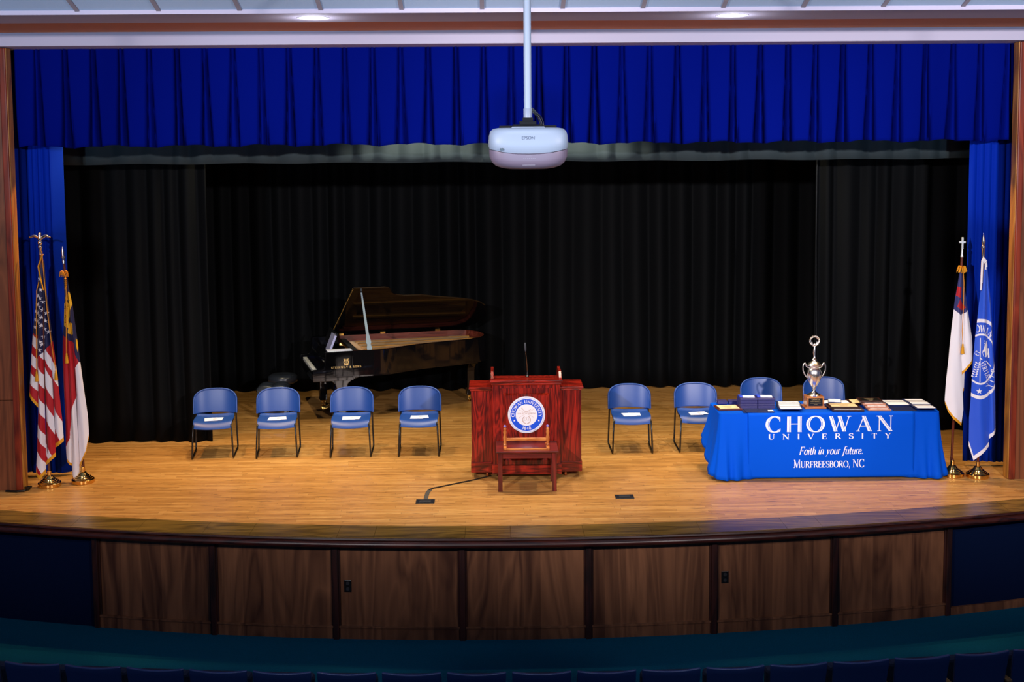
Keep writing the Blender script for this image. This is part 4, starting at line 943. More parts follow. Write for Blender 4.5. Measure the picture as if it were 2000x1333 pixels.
for x, sd in BX:
    for lev in (0, 1):
        t = empty('presentation_box', T(x, 13.94, lev*.062), R(0), label=f'indigo presentation box, {"upper" if lev else "lower"} one of the {sd} stack near the table end', cat='box', group='stacked presentation boxes')
        MB().box(-.098, .098, -.10, .10, 0, .036).build('body', M_NAVYB, t, bevel=.003); MB().box(-.100, .100, -.102, .102, .037, .060).build('lid', M_NAVYB, t, bevel=.005)
    t = MB().box(-.068, .068, -.055, .055, 0, .006).build('card', M_PAPER, loc=T(x+.015, 13.95, .1235), rot=(0, 0, R(-6))); tag(t, f'white card lying on top of the {sd} stack of indigo boxes', 'card', 'white cards on the boxes')
    t = MB().box(-.02, .02, -.05, .05, 0, .014).build('ribbon_case', mat('bright_blue_item', '#2a4ad0', .4), loc=T(x-.072, 13.97, .1235), bevel=.003); tag(t, f'tiny blue case beside the card on the {sd} stack of boxes', 'box')
folder(2.965, 13.735, 0, .33, .19, -3, 'navy folder lying flat in front of the stacked indigo boxes', False)
folder(2.985, 13.73, .0062, .32, .19, -1, 'navy folder lying on another, in front of the indigo boxes', False)
t = MB().box(-.03, .03, -.022, .022, 0, .004).build('name_tag', M_PAPER, loc=T(3.11, 13.69, .0128)); tag(t, 'tiny white tag on the corner of a navy folder by the boxes', 'tag')
LF = ['back', 'second from the back', 'middle', 'second from the front', 'front']
for k in range(5):
    folder(3.425-.022*k, 14.17-.110*k, .0062*k+(.0065 if k > 2 else 0), .27, .165, -2, f'{LF[k]} folder of the fan between the boxes and the trophy'.replace('back folder', 'rearmost folder').replace('front folder', 'frontmost folder') if k in (0, 4) else f'folder {LF[k]} in the fan between the boxes and the trophy')
# white booklets to the right of the trophy
for k, (x, y, rz, z) in enumerate(((3.865, 14.15, 10, 0), (3.965, 14.15, -14, .0145), (4.075, 14.14, 2, 0))):
    t = empty('booklet', T(x, y, z), R(rz), label='white booklet on the table behind, '+['closest to the trophy', 'tilted across its neighbours', 'third from the trophy'][k], cat='booklet', group='white booklets beside the trophy')
    MB().box(-.075, .075, -.085, .085, 0, .010).build('cover', M_NAVYF, t, bevel=.001); MB().box(-.070, .070, -.080, .080, .0102, .014).build('pages', M_PAPER, t, bevel=.001)
folder(3.88, 13.96, 0, .18, .15, 3, 'plain navy folder just right of the trophy, before the white booklets', False)
plaque(4.29, 14.12, 0, .34, .24, -3, M_PLAQD, M_CREAM, 'dark framed plaque with a cream face, at the back right of the trophy', .022)
plaque(3.99, 13.76, 0, .36, .22, -3, M_PLAQD, M_PAPER, 'lower of the two dark plaques lying near the front edge', .022)
plaque(3.965, 13.80, .0247, .35, .22, -3, M_PLAQD, M_CREAM, 'upper of the two dark plaques lying near the front edge', .022)
for k in range(4):
    plaque(4.31+.014*(3-k), 13.76+.055*k, .0216*k if k < 3 else .0648, .26, .20, -3, M_COPPER if k < 3 else M_PLAQD, M_PAPER if k < 3 else M_BLK, ['lowest and nearest plaque of the stepped copper-edged stack', 'second plaque up in the stepped copper-edged stack', 'third plaque up in the stepped copper-edged stack', 'dark-faced plaque on top of the copper-edged stack'][k], .019)
folder(4.655, 14.16, 0, .30, .20, -4, 'folder at the back, between the cream plaque and the right-hand fan')
folder(4.66, 14.02, .0062, .28, .20, -2, 'folder in the middle, between the copper-edged stack and the right-hand fan')
folder(4.64, 13.78, 0, .26, .24, -2, 'plain navy folder at the front, between the copper-edged stack and right-hand fan', False)
RFN = ['rearmost folder', 'folder second from the back', 'folder in the middle', 'folder second from the front', 'frontmost folder']
for k in range(5):
    folder(4.905-.008*k, 14.17-.112*k, (.0125 if k < 3 else .0)+.0062*k, .235, .165, -3, RFN[k]+' of the fan at the right end of the table')

# trophy
M_SILV = mat('silver', '#f4efe8', .27, metal=1); M_TWOOD = wood('trophy_base_wood', '#8a4a22', '#c9814a', .3, 'X', 1.5, coat=.4)
tr = empty('trophy', (3.655, 13.90, TT), label='tall silver two-handled cup on a wooden base, in the middle of the table', cat='trophy')
MB().box(-.123, .123, -.10, .10, 0, .022).build('base_plinth', M_TWOOD, tr, bevel=.006)
tbb = MB().box(-.100, .100, -.080, .080, .022, .140).build('base', M_TWOOD, tr, bevel=.004)
pl = MB().box(-.080, .080, -.0835, -.079, .034, .124).build('name_plate', M_BLK, tr, bevel=.001)
b = MB(); FP = lambda x, z, l: (x, -.0838-l, z)
for txt, z, h in (('CHOWAN', .103, .013), ('UNIVERSITY', .083, .012)):
    p, _ = text_polys(txt, h, .2, .2, .1); put_text(b, [(l, [(x, z+y) for x, y in q]) for l, q in p], FP)
for z, w in ((.068, .06), (.050, .02)): b.box(-w, w, -.0842, -.0836, z-.0015, z+.0015)
b.build('plate_lettering', M_LOGO, pl)
MB().lathe([(.0, .140), (.078, .140), (.080, .148), (.066, .160), (.040, .172), (.022, .190), (.014, .205), (.014, .215), (.022, .224), (.018, .232), (.032, .250), (.052, .285), (.070, .325), (.082, .368), (.085, .400), (.080, .430),
            (.068, .452), (.050, .468), (.046, .476), (.056, .482), (.058, .488)], 40).build('cup', M_SILV, tr, smooth=60)
MB().lathe([(.0, .486), (.076, .488), (.080, .496), (.070, .510), (.048, .530), (.030, .540), (.024, .552), (.028, .560), (.016, .575), (.011, .585)], 36).build('lid', M_SILV, tr, smooth=60)
b = MB().tube([(0, 0, .58), (0, 0, .60), (-.003, 0, .64), (.0, 0, .68), (.002, 0, .715)], [.017, .013, .018, .016, .012], 12)
b.tube([(.0, 0, .70), (-.022, 0, .73), (-.030, 0, .765)], [.008, .007, .005], 8).tube([(.0, 0, .70), (.022, 0, .73), (.028, 0, .765)], [.008, .007, .005], 8)
b.lathe([(.0, .715), (.012, .722), (.013, .735), (.006, .748), (0, .75)], 12)
b.build('figure', M_SILV, tr, smooth=60)
b = MB()
for i in range(22):
    a = 2*pi*i/22; r0 = .048; c = (r0*cos(a), 0, .775+r0*sin(a)); tdir = (-sin(a), 0, cos(a))
    for sgn in (1, -1): b.tube([c, (c[0]+cos(a)*.007*sgn+tdir[0]*.012, -.006*sgn, c[2]+sin(a)*.007*sgn+tdir[2]*.012), (c[0]+cos(a)*.012*sgn+tdir[0]*.022, 0, c[2]+sin(a)*.012*sgn+tdir[2]*.022)], [.004, .006, .001], 6)
b.tube([(.048*cos(2*pi*i/32), 0, .775+.048*sin(2*pi*i/32)) for i in range(33)], .006, 8)
b.build('wreath', M_SILV, tr, smooth=60)
for s in (-1, 1):
    MB().tube([(s*.080, 0, .350), (s*.108, 0, .385), (s*.127, 0, .43), (s*.131, 0, .475), (s*.124, 0, .508), (s*.108, 0, .518), (s*.097, 0, .505), (s*.092, 0, .485), (s*.075, 0, .468), (s*.056, 0, .466)], [.006, .007, .007, .008, .008, .009, .009, .008, .007, .006], 10).build('handle', M_SILV, tr, smooth=60)

# ------------------------------------------------------------------ projector on its ceiling pole
M_PROJ = mat('projector_white', '#8792a4', .5); M_PROJ_BOUNCE = mat('projector_pink_bounce', '#6c5f70', .5)  # lower housing has the pink floor bounce and shade in its colour
pj = empty('ceiling_projector', (.226, 8.2, 3.60), label='white projector hanging on a long white pole from the ceiling, top centre', cat='projector')
def shell(levels, nseg=160):
    """levels: (z, half width, front y, back y, exponent)"""
    b = MB(); vs = []
    for z, hw, yf, yb, ex, dip in levels:
        for i in range(nseg):
            a = 2*pi*i/nseg; c, s_ = cos(a), sin(a)
            x = hw*(abs(c)**(2/ex))*(1 if c >= 0 else -1)
            yy = (abs(s_)**(2/ex)); y = -yf*yy if s_ < 0 else yb*yy
            zz = z-dip*(1-(x/.26)**2)*(1 if s_ < 0 else .3)
            vs.append((x, y, zz))
    k = len(levels); b.add(vs, [(i*nseg+j, i*nseg+(j+1) % nseg, (i+1)*nseg+(j+1) % nseg, (i+1)*nseg+j) for i in range(k-1) for j in range(nseg)]+[tuple(range(nseg-1, -1, -1)), tuple((k-1)*nseg+j for j in range(nseg))])
    return b
shell([(.131, .256, .203, .19, 5, .036), (.150, .262, .215, .20, 5, .026), (.175, .262, .218, .20, 5, .006), (.215, .259, .212, .195, 5, 0), (.245, .250, .198, .185, 4.5, 0), (.262, .232, .172, .165, 4, 0), (.268, .20, .13, .13, 3.5, 0)]).build('upper_housing', M_PROJ, pj, smooth=50)
shell([(.000, .120, .10, .10, 3, .004), (.006, .17, .15, .14, 3, .004), (.022, .215, .185, .17, 3.5, .008), (.045, .240, .200, .18, 4.2, .010), (.080, .256, .205, .19, 5, .024), (.127, .259, .206, .192, 5, .036)]).build('lower_housing', M_PROJ_BOUNCE, pj, smooth=50)
MB().box(-.11, .11, -.10, .10, .262, .276).build('top_cover', M_PROJ, pj, bevel=.01)
b = MB(); b.box(-.036, -.010, -.2185, -.205, 0, .013); b.v = [(x-.152, y+.0045, z+.121) for x, y, z in b.v]; b.build('sensor_window', M_BLK, pj, bevel=.002)
lt = bpy.data.curves.new('brand_lettering', 'FONT'); lt.body = 'EPSON'; lt.size = .028; lt.align_x = 'CENTER'; lt.extrude = .0001
lo = bpy.data.objects.new('tmp', lt); COL.objects.link(lo); dg = bpy.context.evaluated_depsgraph_get(); me = bpy.data.meshes.new_from_object(lo.evaluated_get(dg)); bpy.data.objects.remove(lo)
me.materials.clear(); me.materials.append(mat('grey_print', '#4a5064', .6)); lo = bpy.data.objects.new('front_lettering', me); COL.objects.link(lo); lo.parent = pj; lo.location = (-.004, -.2164, .190); lo.rotation_euler = (R(90), 0, 0)
b = MB()
for k in range(7): b.box(-.036+k*.012, -.030+k*.012, -.2075, -.2035, .066, .068)
b.box(-.02, .018, -.2065, -.2035, .082, .083); b.box(-.042, .040, -.196, -.180, .022, .0245)
b.build('control_marks', mat('mark_grey', '#8a8490', .5), pj)
b = MB(); b.box(-.19, -.10, -.03, .05, .262, .284); b.box(.10, .19, -.03, .05, .262, .284); b.box(-.10, .10, -.02, .03, .276, .292); b.box(-.055, .055, -.05, .05, .288, .312); b.box(-.035, .035, -.035, .035, .312, .335)
b.build('mount_bracket', mat('bracket_black', (.002, .002, .003), .6, spec=.15), pj, bevel=.003)
MB().lathe([(.025, .325), (.025, 2.55)], 24).build('mounting_pole', M_PROJ, pj, smooth=40)
MB().lathe([(.0285, .330), (.0285, .395), (.026, .398)], 24).build('pole_collar', mat('collar_grey', '#7d8494', .45), pj, smooth=40)
for dx, dy in ((0, 0), (.012, .015), (-.01, .03)):
    MB().tube([(.02+dx, .03+dy, .40), (.045+dx, .035+dy, .375), (.075+dx, .03+dy, .345), (.092+dx, .02+dy, .305), (.094+dx, .02+dy, .274)], .0045, 8).build('cable', M_BLK, pj, smooth=60)

# ------------------------------------------------------------------ flags
M_NYB = mat('flag_navy', '#151a4a', .6, sheen=.2); M_NYW = mat('flag_white', '#f0ecf2', .6, sheen=.1); M_NYR = mat('flag_red', '#b5081c', .6, sheen=.2)
M_FRI = mat('gold_fringe', '#f0a818', .55, bump=.6, bscale=300); M_CORD = mat('gold_cord', '#d88a14', .5); M_YEL = mat('scroll_yellow', '#e8b428', .6); M_ROYAL = mat('flag_royal', '#1a52d4', .55, sheen=.2)
M_POLE = wood('pole_wood', '#3a160c', '#6e3018', .3, 'Z', 1, coat=.3); M_CHROME = mat('chrome', '#e8e8ea', .1, metal=1)
cm = .01
class Strip:
    def __init__(s, L, Rr, bot, top, y0, amp, ripple=0, seed=0, phase=0):
        s.L, s.R, s.bot, s.top, s.y0, s.amp, s.rip, s.ph = L, Rr, bot, top, y0, amp, ripple, phase
    def xz(s, u, v):
        k = len(s.bot)-1; q = u*k; i = min(int(q), k-1); f = q-i
        # along the hem by arc position in x
        xs = [p[0] for p in s.bot]; xb = xs[0]+(xs[-1]-xs[0])*u; zb = interp(s.bot, xb) if xs[-1] >= xs[0] else s.bot[i][1]+(s.bot[i+1][1]-s.bot[i][1])*f
        z = s.top+(zb-s.top)*v
        xl, xr = interp(s.L, z, 1, 0), interp(s.R, z, 1, 0)
        return xl+(xr-xl)*u, z, zb
    def depth(s, u, z):
        w = min(1, (s.top-z)/60+.15)
        return s.y0-s.amp*sin(pi*u)*w-s.rip*w*sin(u*9+z*.05+s.ph)
    def at(s, x, z):
        xl, xr = interp(s.L, z, 1, 0), interp(s.R, z, 1, 0); u = (x-xl)/max(.1, xr-xl); return u, s.depth(u, z)
def cloth_mesh(strips, pattern, mats, parent, du=.24, dv=.28, fringe=0, fmi=3, name='flag_cloth'):
    b = MB()
    for si, S_ in enumerate(strips):
        w = max(abs(interp(S_.R, z, 1, 0)-interp(S_.L, z, 1, 0)) for z in range(20, int(S_.top), 20)); nu = max(6, int(w/du)); nv = int((S_.top-min(p[1] for p in S_.bot))/dv)
        def fn(u, v): x, z, zb = S_.xz(u, v); return (x*cm, S_.depth(u, z)*cm, z*cm)
        def mi(u, v):
            x, z, zb = S_.xz(u, v)
            if fringe and z-zb < fringe: return fmi
            return pattern(si, x, z)
        b.grid(fn, nu, nv, mi)
    o = b.build(name, mats, parent, smooth=80, solid=.0025); return o
def instar(x, z, cx, cz, r):
    dx, dz = x-cx, z-cz; d = hypot(dx, dz)
    if d > r: return False
    a = (atan2(dz, dx)-pi/2) % (2*pi/5); a = min(a, 2*pi/5-a)
    # edge from (r,0) to (.382r, 36deg)
    px, pz = d*cos(a), d*sin(a); ex, ez = .382*r*cos(pi/5)-r, .382*r*sin(pi/5)
    return ex*(pz-0)-ez*(px-r) > 0
def flagstand(name, x, y, label, lean=0, rz=0):
    return empty(name, (x, y, 0), rz, lean, label=label, cat='flag')
def base_pole(t, h, finial, lean=0):
    f = MB().lathe([(q_[0]*.82 if q_[0] > .05 else q_[0], q_[1]) for q_ in [(.0, 0), (.150, 0), (.155, .008), (.155, .040), (.148, .046), (.132, .050), (.130, .058), (.112, .062), (.109, .071), (.092, .075), (.088, .085), (.070, .090), (.064, .101), (.046, .107), (.040, .120), (.022, .128), (.022, .175), (.018, .178)]], 48)
    o = f.build('base', M_BRASS, t, smooth=25)
    p = MB().lathe([(.014, .12), (.014, h)], 16).build('pole', M_POLE, t, smooth=40)
    return p
def cord(t, pts, tassel=True):
    c = MB(); c.tube([(x*cm, y*cm, z*cm) for x, y, z in pts], .005, 8); o = c.build('cord', M_CORD, t, smooth=60)
    if tassel:
        x, y, z = pts[-1]; MB().lathe([(.004, 0), (.011, -.012), (.009, -.028), (.013, -.034), (.015, -.05), (.020, -.115), (.0, -.118)], 14, (x*cm, y*cm, z*cm)).build('tassel', M_FRI, o, smooth=60)
# national flag, far left
us = flagstand('american_flag', -5.04, 13.66, 'stars and stripes flag with gold fringe and eagle finial, far left of the stage')
base_pole(us, 2.66, None)
UL = [(-2.7, 249.7), (-4.4, 234.1), (-6.7, 219.6), (-10.1, 190.7), (-12.6, 170.5), (-15.3, 144.5), (-17.4, 121.4), (-19.4, 101.7), (-19.6, 88)]
U2 = [(-1.2, 252), (-2.8, 225.4), (-5.2, 190.7), (-7.4, 144.5), (-9.0, 88.4), (-10.4, 68.2), (-12.1, 39.3), (-14.3, 16.8), (-14.6, 5)]
U3 = [(2.0, 254.3), (1.5, 225.4), (.7, 190.7), (-.6, 144.5), (-1.7, 86.7), (-2.9, 26.0), (-3.4, 10)]
U4 = [(2.7, 255.5), (3.4, 225.4), (5.4, 190.7), (7.2, 144.5), (7.9, 86.7), (8.0, 43.9), (7.8, 20)]
U5 = [(3.3, 257.2), (4.2, 225.4), (6.0, 202.3), (9.0, 167.6), (11.3, 144.5), (13.3, 121.4), (16.5, 74.6), (17.3, 50.9), (17.5, 40)]
US = [Strip(UL, U2, [(-19.4, 103), (-13.9, 96), (-9.0, 88.4)], 250, 1.5, 3.0, .3), Strip(U2, U3, [(-14.3, 17), (-12.6, 11.6), (-10, 8.7), (-6.9, 11), (-3.4, 15.6)], 252, -.5, 3.5, .3),
      Strip(U3, U4, [(-2.9, 24.0), (2.3, 28.6), (8.0, 33.8)], 254, .6, 3.2, .3), Strip(U4, U5, [(8.0, 43.9), (12.6, 46.8), (17.3, 50.9)], 255, 1.4, 3.2, .3)]
STARS = [(-2.0, 235.2), (-.9, 222.9), (-1.6, 213.5), (1.6, 209.4), (-4.7, 206.4), (-3.0, 203.9), (-7.8, 199.2), (.6, 200.5), (-5.1, 197.1), (4.6, 196.9), (-3.6, 194.6), (-.7, 191.9), (-8.9, 189.8), (-6.0, 187.8), (3.3, 188.0), (-4.4, 185.4), (-1.1, 182.8), (-9.0, 181.0), (2.1, 178.9), (5.9, 175.5), (.6, 170.3), (-2.8, 164.6), (-1.1, 161.7), (-3.9, 155.3), (-4.6, 215.8)]
SB_ = [[174.6, 161.8, 150.9, 137.6, 127.2, 113.3], [171.7, 156.1, 138.7, 122.2, 104.0, 87.3, 68.4, 52.6, 35.3, 17.3], [165, 150.3, 141.0, 119.1, 98.8, 79.2, 48.6, 34.7], [167.6, 144.5, 124.8, 90.7, 64.7, 40.5]]
SX = [-13.9, -8.5, -1.8, 8.3]; SS = [1.0, 1.55, 2.1, 2.1]; SR = [0, 0, 0, 1]
def us_pat(si, x, z):
    edge = [interp([(-14.1, 175.7), (-7.4, 171.7)], x), interp([(-7.4, 147), (-3, 151), (0, 153)], x), interp([(0, 154.0), (7, 161)], x), interp([(7, 162), (9.3, 164.7), (13.3, 172)], x)][si]
    if z > edge:
        for cx, cz in STARS:
            if abs(cz-z) < 2.9 and abs(cx-x) < 2.9 and instar(x, z, cx, cz, 2.7): return 1
        return 0
    c = z+SS[si]*(x-SX[si]); k = sum(1 for q in SB_[si] if c < q)
    return 1 if (k+SR[si]) % 2 else 2
cloth_mesh(US, us_pat, [M_NYB, M_NYW, M_NYR, M_FRI], us, fringe=4.6)
b = MB(); b.lathe([(.016, 2.62), (.016, 2.69), (.024, 2.70), (.022, 2.715), (.012, 2.725), (.026, 2.745), (.024, 2.765), (.010, 2.775)], 20)
fin = b.build('finial', M_SILV, us, smooth=60)
eb_ = MB(); eb_.lathe([(.004, 0), (.018, .02), (.022, .045), (.014, .065), (.012, .075), (.016, .085), (.010, .097), (0, .1)], 14, (0, 0, 2.765))
for s in (-1, 1):
    def wing(u, v):
        x = s*(.012+.105*u); z = 2.815+.035*sin(pi*min(1, u*1.25)*.75)-.018*u-(.034-.018*u)*v; return (x, -.006+.012*v, z)
    g_ = MB(); eb_.grid(wing, 12, 4)
eb_.build('eagle', M_SILV, fin, smooth=60, solid=.006)
hd = MB(); 
def hoist(u, v):
    P = [(2.6, -1, 262), (-2.6, -1, 249), (.5, -2, 232), (2.6, -2, 222)]; q = v*3; i = min(2, int(q)); f = q-i; x, y, z = [P[i][k]+(P[i+1][k]-P[i][k])*f for k in range(3)]; w = 1.7*(1-.7*v)
    return ((x+(u-.5)*w*1.3)*cm, (y-1.2*sin(pi*u))*cm, (z+(u-.5)*w*.6)*cm)
hd.grid(hoist, 6, 24); hd.build('gold_hoist_edge', M_FRI, us, smooth=70, solid=.004)
cord(us, [(2.6, -2.5, 266), (3.6, -3, 245), (6.2, -3.5, 200), (10.8, -3.5, 150), (13.2, -3.5, 133)])
cord(us, [(-2.2, -2, 232), (-4.8, -3, 222), (-6.8, -4, 170), (-8.0, -4, 132)])
# state flag next to it (pole leans a little to the left)
nc = flagstand('state_flag', -4.71, 13.80, 'red, white and navy flag with yellow scroll, second flag from the left')
base_pole(nc, .2, None)
MB().tube([(0, .04, .12), (-.139, .04, 2.50)], .014, 14).build('upper_pole', M_POLE, nc, smooth=60)
MB().tube([(-.139, .04, 2.50), (-.142, .04, 2.53), (-.143, .04, 2.55), (-.144, .04, 2.57), (-.146, .04, 2.60), (-.147, .04, 2.63), (-.150, .04, 2.70)], [.016, .017, .010, .022, .012, .016, .001], 16).build('spear_finial', M_SILV, nc, smooth=60)
NL = [(-14.9, 243.3), (-13.8, 213.9), (-14.8, 202.3), (-15.9, 186.7), (-17.5, 165.9), (-18.7, 142.2), (-18.8, 106.4), (-18.4, 71.7), (-18.9, 42.2), (-18.4, 18)]
NM1 = [(-13.5, 243), (-12.6, 214), (-12.0, 180), (-11.6, 140), (-11.0, 90), (-10.7, 49.1), (-11.8, 18.5), (-12.2, 0)]
NM2 = [(-11.8, 243), (-9.8, 214), (-7.5, 170), (-5.2, 120), (-4.2, 60), (-3.9, 17), (-4.1, 0)]
NR = [(-10.5, 241.0), (-8.9, 223.7), (-5.1, 202.3), (-2.7, 176.3), (.6, 142.2), (3.0, 118.5), (4.8, 100.6), (7.3, 77.5), (7.8, 59.5), (7.6, 45)]
NS = [Strip(NL, NM1, [(-18.4, 24.9), (-15.1, 20.8), (-11.8, 18.5)], 243, 3, 3, .3), Strip(NM1, NM2, [(-12.2, 7), (-9.1, 1.5), (-6.1, -1), (-4.1, 5)], 243, .5, 3.6, .3), Strip(NM2, NR, [(-3.8, 17.5), (.9, 26), (4.5, 34.1), (7.6, 52.6)], 243, 2, 3, .3)]
def inpoly(x, z, P):
    c = False; j = len(P)-1
    for i in range(len(P)):
        if (P[i][1] > z) != (P[j][1] > z) and x < (P[j][0]-P[i][0])*(z-P[i][1])/(P[j][1]-P[i][1])+P[i][0]: c = not c
        j = i
    return c
SC1 = [(-8.7, 219.0), (-12.0, 211.7), (-14.7, 201.3), (-15.7, 190.9), (-15.1, 181.5), (-12.7, 177.3), (-9.1, 178.4), (-9.3, 186.7), (-7.4, 197.1), (-5.2, 205.4), (-6.3, 213.7)]
SC2 = [(-8.6, 183.6), (-5.4, 183.1), (-5.0, 171.1), (-6.7, 168.8), (-7.9, 170.6), (-10.1, 172.1)]
SC3 = [(-2.6, 166), (-1.2, 163), (-.6, 155), (-1.0, 150), (-2.4, 158)]
def nc_pat(si, x, z):
    if inpoly(x, z, SC1) or inpoly(x, z, SC2) or inpoly(x, z, SC3): return 4
    ev = interp([(-18, 170.2), (-4.7, 160.7), (-3.7, 147.4), (.3, 138.1)], x)
    if z > ev: return 0
    er = interp([(-13.2, 51.4), (-12.9, 59.5), (-11.1, 77.5), (-7.2, 90.2), (-3.7, 100.6), (-4.0, 132.4), (.3, 139)], z, 1, 0)
    if x < er and z > 51.4+ (x+13.2)*1.9: return 2
    if x < -13.2 and z > 42.2+(x+18.3)*1.8: return 2
    return 1
ncc = cloth_mesh(NS, nc_pat, [M_NYB, M_NYW, M_NYR, M_FRI, M_YEL], nc, fringe=3.2)
def overlay_fn(strips, cx, cz, ang=0, mirror=False, sc=1.0):
    ca, sa = cos(R(ang)), sin(R(ang))
    def f(x, y, l):
        if mirror: x = -x
        X = cx+(x*ca-y*sa)*100*sc; Z = cz+(x*sa+y*ca)*100
        best = None
        for S_ in strips:
            u, d = S_.at(X, Z)
            if -.02 <= u <= 1.02: best = d if best is None else min(best, d)
        if best is None: best = strips[0].at(X, Z)[1]
        return (X*cm, (best-.35)*cm-l, Z*cm)
    return f
b = MB(); p, _ = text_polys('1775', .036, .1, .2, .12); put_text(b, p, overlay_fn(NS, -11.4, 188, 88, True)); p, _ = text_polys('MAY', .036, .1, .2, .12); put_text(b, p, overlay_fn(NS, -9.0, 204, 76, True))
b.build('scroll_lettering', M_BLK, ncc)
b = MB(); r_ = random.Random(5)
for k in range(60):
    a = r_.uniform(0, 6.28); c0 = (-.130+.012*cos(a), .0+.02*sin(a), 2.405+r_.uniform(-.015, .015)); b.tube([c0, (c0[0]+.014*cos(a), c0[1]+.014*sin(a), c0[2]+.010), (c0[0]+.028*cos(a), c0[1]+.024*sin(a), c0[2]-.004), (c0[0]+.034*cos(a), c0[1]+.028*sin(a), c0[2]-.036)], .0028, 6)
b.build('cord_knot', M_CORD, nc, smooth=70)
cord(nc, [(-12.2, -3, 240), (-9.8, -4, 236), (-9.3, -4.5, 228), (-11.0, -5, 170), (-11.6, -5, 150)]); cord(nc, [(-10.3, -4, 238), (-9.6, -4.5, 226), (-10.6, -5, 222)], False)
nk = MB()
for k in range(5): nk.lathe([(.0, 0), (.012, .006), (.014, .014), (.0, .022)], 12, (-.096, -.05, 2.24+k*.022))
nk.build('cord_slide', M_CORD, nc, smooth=60)
# church flag
cf = flagstand('church_flag', 5.19, 13.67, 'white flag with navy corner and red cross, beside the end of the blue table')
base_pole(cf, .2, None)
MB().tube([(0, 0.04, .12), (.066, .04, 2.50)], .014, 14).build('upper_pole', M_POLE, cf, smooth=60)
MB().tube([(.066, .04, 2.50), (.066, .04, 2.53), (.068, .04, 2.60)], [.016, .011, .009], 12).prism([(.058, 2.59), (.079, 2.59), (.079, 2.655), (.104, 2.655), (.104, 2.678), (.079, 2.678), (.079, 2.725), (.058, 2.725), (.058, 2.678), (.033, 2.678), (.033, 2.655), (.058, 2.655)], .03, .05, 'y').build('cross_finial', mat('pale_polished_metal', '#dfe9ee', .45, metal=.6), cf, bevel=.002)
HL = [(3.6, 238), (.8, 216.7), (-1.4, 203.7), (-2.6, 191.9), (-4.9, 169.0), (-6.7, 147.4), (-7.5, 132.9), (-9.5, 110.4), (-10.5, 87.9), (-10.0, 83.2), (-10, 55)]
HM = [(5.4, 238), (6.5, 190.7), (7.2, 132.9), (8.2, 116.2), (10.7, 76.9), (8.9, 57.8)]
HR = [(6.6, 238), (8.4, 220.2), (10.0, 210.4), (13.2, 191.9), (16.3, 174.6), (19.1, 158.4), (20.7, 136.4), (20.8, 110)]
HS = [Strip(HL, HM, [(-10.0, 83.2), (-7.1, 74.3), (-2.1, 66.5), (8.9, 57.8)], 238, 0, 3.6, .35), Strip(HM, HR, [(7.6, 116.2), (14.2, 124.3), (20.8, 131.8)], 238, 1.0, 3.2, .3),
      Strip([(7, 200), (7.5, 95)], [(14, 200), (12.5, 95)], [(8.2, 90), (12.5, 98)], 150, 4.5, 1.5, .2)]
X1 = [(1.0, 217.3), (5.0, 216.7), (4.6, 203.7), (-.6, 207.0)]; X2 = [(3.4, 203.7), (7.1, 197.2), (10.2, 193.7), (6.6, 189.7), (.1, 194.5)]
def ch_pat(si, x, z):
    if inpoly(x, z, X1) or inpoly(x, z, X2): return 2
    return 0 if z > interp([(-2.6, 191.3), (4.9, 184.4), (13.8, 190.7)], x) else 1
cloth_mesh(HS, ch_pat, [mat('church_flag_navy', '#2b2f6e', .6, sheen=.2), M_NYW, M_NYR, M_FRI], cf, fringe=3.4)
b = MB(); r_ = random.Random(6)
for k in range(34):
    a = r_.uniform(0, 6.28); c0 = (.055+.010*cos(a), .0+.02*sin(a), 2.385+r_.uniform(-.02, .012)); b.tube([c0, (c0[0]+.026*cos(a), c0[1]+.02*sin(a), c0[2]+.012), (c0[0]+.045*cos(a), c0[1]+.03*sin(a), c0[2]-.04)], .004, 5)
b.build('cord_knot', M_FRI, cf, smooth=70)
cord(cf, [(5.5, -3.5, 236), (6.4, -4.5, 222), (6.2, -5, 190), (5.6, -5, 167), (6.6, -5, 153)])
# university flag
un = flagstand('university_flag', 5.456, 13.55+.06, 'tall royal blue flag with a white round seal, furthest right')
base_pole(un, 2.62, None)
MB().lathe([(.016, 2.50), (.016, 2.60), (.024, 2.61), (.020, 2.63), (.010, 2.64), (.022, 2.67), (.018, 2.70), (.004, 2.76), (.001, 2.785)], 16).build('spear_finial', M_SILV, un, smooth=60)
VL = [(.2, 248), (-1.3, 216.7), (-3.4, 195.9), (-5.1, 177.4), (-6.8, 161.3), (-8.4, 135.8), (-8.7, 124.6), (-9.7, 93.1), (-11.3, 68.2), (-11.2, 36), (-11, 15)]
VM = [(3.1, 248), (6.0, 193.6), (8.6, 135.8), (10.3, 89.6), (12.2, 35.8), (12.5, 20)]
VR = [(4.6, 248), (7.6, 222.0), (11.0, 193.6), (13.4, 161.3), (15.4, 135.8), (16.8, 124.6), (18.2, 90.7), (19.6, 56.9), (19.7, 40)]
VS = [Strip(VL, VM, [(-11.1, 36.4), (-6.2, 19.7), (2.7, 27.2), (12.2, 35.4)], 247, 0, 4.0, .4), Strip(VM, VR, [(12.0, 43.3), (19.7, 51.4)], 247, 1.6, 3.0, .3)]
SCX, SCZ = -.5, 135.8
def un_pat(si, x, z):
    if si == 0:
        zb = interp([(-11.1, 36.4), (-6.2, 19.7), (2.7, 27.2), (12.2, 35.4)], x)
        if z-zb < 5.2 or (x+11.2 < 1.3 and z < 38): return 1
    dx = x-SCX; dz = z-SCZ; off = 0 if si == 0 else 3.5
    ro = hypot(dx/26.5, (dz-(0))/45.5)
    if .915 < ro < 1.0: return 1
    ri = hypot(dx/17.5, dz/29.0)
    if .93 < ri < 1.0: return 1
    return 0
unc = cloth_mesh(VS, un_pat, [M_ROYAL, M_NYW], un, fringe=4.6 , fmi=1)
